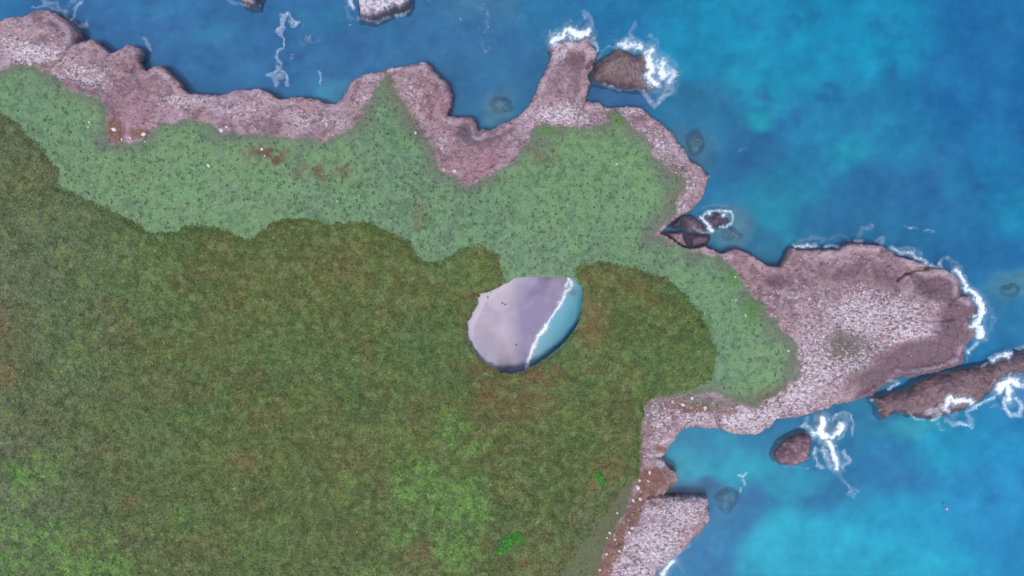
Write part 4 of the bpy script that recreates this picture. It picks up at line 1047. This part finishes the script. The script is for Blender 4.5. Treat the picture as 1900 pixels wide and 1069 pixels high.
# the two vivid green shrubs standing out of the scrub
def make_shrub(blobs, label, col, seed, dens=26):
    dens = 120
    r = np.random.default_rng(seed)
    px0 = np.mean([b[0] for b in blobs]); py0 = np.mean([b[1] for b in blobs])
    x0, y0 = p2w(px0, py0, 12); z0 = float(TH(np.array([float(x0)]), np.array([float(y0)]))[0])
    vs, fs, cs = [], [], []; off = 0
    stems_v, stems_f = [], []
    for (bx, by, rx, ry, hh) in blobs:
        cx, cy = p2w(bx, by, z0 + 1)
        n = int(dens * rx * ry * S * S * 3.1) + 20
        u = r.normal(size=(n, 3)); u /= np.linalg.norm(u, axis=1)[:, None]; u[:, 2] = np.abs(u[:, 2])
        q = r.uniform(.6, 1, n) ** .5
        lump = .75 + .5 * fbm(u[:, 0] * 3 + bx, u[:, 1] * 3 + by, 1.0, seed, 2)
        x = cx + u[:, 0] * q * rx * S * lump; y = cy + u[:, 1] * q * ry * S * lump; z = z0 + .3 + u[:, 2] * q * hh * lump + 0.6
        c = alb(*col) * r.uniform(.35, 1.4, n)[:, None]
        c = np.where(r.uniform(0, 1, n)[:, None] < .3, alb(62, 104, 44), c)
        v, f, c = leaf_quads(n, x - x0, y - y0, z - z0, r.uniform(.14, .34, n), 1.2, c)
        vs.append(v); fs.append(f + off); cs.append(c); off += len(v)
    root = bpy.data.objects.new("shrub", None); COL.objects.link(root); root.location = (float(x0), float(y0), z0)
    tag(root, label, "shrub")
    new_mesh_obj("foliage", np.concatenate(vs), np.concatenate(fs), M_leaf, np.concatenate(cs), smooth=False, parent=root)
    # woody stems
    for (bx, by, rx, ry, hh) in blobs:
        cx, cy = p2w(bx, by, z0 + 1); cx -= x0; cy -= y0
        a = r.uniform(0, 6.28); tx, ty = cx + math.cos(a) * rx * S * .4, cy + math.sin(a) * ry * S * .4
        sv, sf = [], []
        lv = ((cx, cy, -0.3, .09), ((cx + tx) / 2 + .05, (cy + ty) / 2, hh * .4, .06), (tx, ty, hh * .9, .03))
        for (X_, Y_, Z_, w) in lv:
            for q in range(6):
                an = q * math.pi / 3
                sv.append((X_ + math.cos(an) * w, Y_ + math.sin(an) * w, Z_))
        for k in range(2):
            for q in range(6):
                sf.append((k * 6 + q, k * 6 + (q + 1) % 6, k * 6 + 6 + (q + 1) % 6, k * 6 + 6 + q))
        new_mesh_obj("stem", np.array(sv, float), np.array(sf), M_leaf, np.repeat(alb(110, 90, 70)[None], len(sv), 0), parent=root)
make_shrub([(936, 1012, 15, 10, .8), (948, 1002, 13, 11, 1.0), (958, 994, 10, 8, .8), (928, 1022, 9, 8, .6), (966, 1000, 7, 7, .5)], "larger vivid green shrub in the scrub near the bottom edge", (80, 152, 58), 21)
make_shrub([(1106, 878, 8, 8, .8), (1112, 886, 7, 8, .9), (1119, 896, 6, 8, .7)], "smaller vivid green shrub in the scrub near the right-hand shore", (80, 150, 58), 22)

# ================================================================== LOOSE STONES
def stone_mesh(seed, col):
    r = np.random.default_rng(seed)
    import bmesh
    bm = bmesh.new(); bmesh.ops.create_icosphere(bm, subdivisions=2, radius=1.0)
    pl = [(r.normal(size=3), r.uniform(.55, .85)) for _ in range(9)]
    for v in bm.verts:
        p = np.array(v.co)
        for (nn, dd) in pl:
            nn = nn / np.linalg.norm(nn); k = p @ nn
            if k > dd: p = p - nn * (k - dd)
        v.co = p * np.array([1, .8, .62])
    me = bpy.data.meshes.new("stone"); bm.to_mesh(me); bm.free()
    for p in me.polygons: p.use_smooth = False
    at = me.color_attributes.new("Col", 'FLOAT_COLOR', 'POINT')
    n = len(me.vertices); c = np.ones((n, 4), np.float32); c[:, :3] = alb(*col)
    at.data.foreach_set("color", c.ravel()); me.materials.append(M_rock)
    return me
CREAM = [stone_mesh(s, (222, 212, 204)) for s in (1, 2, 3, 4)]
DARK = [stone_mesh(s, (92, 84, 104)) for s in (5, 6)]

def stones(lst, label, group, meshes, name="stone", hf=None, seed=0):
    r = np.random.default_rng(100 + seed)
    for i, e in enumerate(lst):
        px, py, sz = e[:3]; lab = e[3] if len(e) > 3 else label
        x, y = p2w(px, py, 8)
        for _ in range(3):
            z = float((hf or TH)(np.array([float(x)]), np.array([float(y)]))[0]); x, y = p2w(px, py, z)
        o = bpy.data.objects.new(name, meshes[i % len(meshes)]); COL.objects.link(o)
        s = sz * S * .5
        o.location = (float(x), float(y), z + s * .25); o.scale = (s * r.uniform(1, 1.5), s * r.uniform(.9, 1.3), s); o.rotation_euler = (r.uniform(-.2, .2), r.uniform(-.2, .2), r.uniform(0, 6.28))
        tag(o, lab, "stone", group)

stones([(1205, 877, 6, "cream stone at the top of the brown lobe in the lower right cove"), (1187, 891, 5, "small cream stone where the scrub meets the brown lobe of the cove"),
        (1203, 893, 4.5, "small cream stone in the middle of the brown lobe of the cove"), (1184, 905, 9, "largest cream stone of the brown strip, long, beside the scrub left of the lobe"),
        (1175, 928, 7, "left one of two cream stones side by side above the pale square headland"), (1188, 927, 7, "right one of two cream stones side by side above the pale square headland"),
        (1145, 952, 5, "cream stone alone on the scrub side of the brown strip"), (1132, 989, 6, "upper cream stone of a loose trio at the scrub edge by the brown strip"),
        (1126, 998, 4, "tiny left stone of the loose trio at the scrub edge by the brown strip"), (1141, 1001, 5.5, "right stone of the loose trio at the scrub edge by the brown strip"),
        (1126, 1028, 5, "lone cream stone left of the pale headland, on the low part of the brown strip"), (1113, 1058, 5, "lowest left cream stone of the brown strip near the bottom edge"),
        (1129, 1059, 4, "small cream stone touching the pale rock near the bottom edge"), (1172, 980, 7, "upper of two cream stones on the left rim of the pale square headland"),
        (1167, 988, 6, "lower of two cream stones on the left rim of the pale square headland"), (1159, 1015, 4.5, "small cream stone on the brown strip where the pale headland narrows"),
        (1195, 846, 5, "cream stone at the scrub edge above the brown lobe of the cove"), (1149, 1022, 7, "broad cream stone at the left rim of the pale rock, low on the strip")],
       None, "cream stones on the brown soil strip", CREAM, seed=1)
stones([(1248, 745, 6, "leftmost cream stone on the grey verge above the lower cove"), (1284, 738, 6, "highest cream stone on the grey verge, touching the scrub's lower edge"),
        (1268, 751, 8, "biggest cream stone on the grey verge above the lower cove"), (1308, 757, 7, "rightmost cream stone on the grey verge above the lower cove"),
        (1198, 784, 4, "tiny cream stone at the scrub edge left of the lower cove"), (1213, 790, 5, "small cream stone on grey ground left of the lower cove")], None, "cream stones above the lower cove", CREAM, seed=2)
stones([(1429, 741, 4.5, "left stone below the tip of the green strip on the big headland"), (1462, 729, 5, "pale stone right below the green strip's lowest corner"),
        (1482, 714, 5.5, "bright stone at the lower right corner of the green strip"), (1463, 651, 5, "pale stone inside the right edge of the green strip"),
        (1472, 735, 4, "tiny stone under the lower right corner of the green strip")], None, "cream stones on the headland's green edge", CREAM, seed=3)
stones([(387, 308, 6.5, "single bright cream stone alone in the pale green cover at upper left"), (486, 278, 6, "bright stone at the top of the small rust-red bare patch"), (491, 289, 4, "smaller stone inside the small rust-red bare patch"),
        (267, 249, 9, "largest cream stone in the brown hollow under the pink cliffs"), (212, 240, 10, "pale stone at the left end of the brown hollow"), (242, 257, 5, "small stone at the bottom of the brown hollow"),
        (226, 259, 4, "tiny stone low on the left of the brown hollow"), (268, 263, 4, "tiny stone under the largest one in the brown hollow"), (166, 227, 4.5, "upper of two small stones in the green left of the brown hollow"), (164, 236, 4, "lower of two small stones in the green left of the brown hollow"),
        (410, 242, 9, "white stone where the green meets the pink rock at upper left"), (420, 236, 4.5, "small white stone right of the white one on the pink rock's edge"), (823, 315, 6, "white stone at the inner corner of the bare rock bay"),
        (844, 318, 9, "tall pink stone on the left rim of the bare rock bay"), (626, 374, 4, "small pale stone in the middle of the pale green cover"), (665, 363, 3.5, "small stone right of the middle of the pale green cover"), (1145, 305, 4, "small white stone in the green of the upper right headland"),
        (1365, 514, 4, "pale yellow stone in the bright green patch by the notch"), (1383, 585, 4.5, "pale stone low in the green edge of the right-hand headland"), (1366, 557, 4, "pale stone on the green edge between the two bright patches"),
        (771, 247, 5, "pale stone on the brown edge below the rounded headland"), (820, 275, 4, "pale stone on the bare rock above the inner corner")],
       None, None, CREAM, seed=4)
stones([(892, 541, 5, "dark stone on the upper left edge of the hidden beach"), (889, 549, 4, "dark stone just below another on the hidden beach's left edge"), (905, 552, 4, "dark stone near the top left of the hidden beach"),
        (932, 562, 4, "left one of the dark pair alone on the open sand"), (937, 565, 4, "right one of the dark pair alone on the open sand"), (958, 640, 3.5, "dark stone on the damp sand low in the sinkhole")],
       None, None, DARK, hf=BH, seed=5)
# small float drifting in the lower right
def float_ball():
    import bmesh
    x, y = p2w(1756, 944)
    root = bpy.data.objects.new("buoy", None); COL.objects.link(root); root.location = (float(x), float(y), 0)
    tag(root, "tiny pink and white buoy floating alone in the lower right water", "buoy")
    for nm, r_, z_, c_ in (("float_body", .42, .12, (214, 120, 170)), ("cap", .2, .5, (226, 226, 236))):
        bm = bmesh.new(); bmesh.ops.create_uvsphere(bm, u_segments=16, v_segments=10, radius=r_)
        me = bpy.data.meshes.new(nm); bm.to_mesh(me); bm.free()
        at = me.color_attributes.new("Col", 'FLOAT_COLOR', 'POINT'); n = len(me.vertices); c = np.ones((n, 4), np.float32); c[:, :3] = alb(*c_)
        at.data.foreach_set("color", c.ravel()); me.materials.append(M_sand)
        o = bpy.data.objects.new(nm, me); COL.objects.link(o); o.parent = root; o.location = (0, 0, z_)
float_ball()
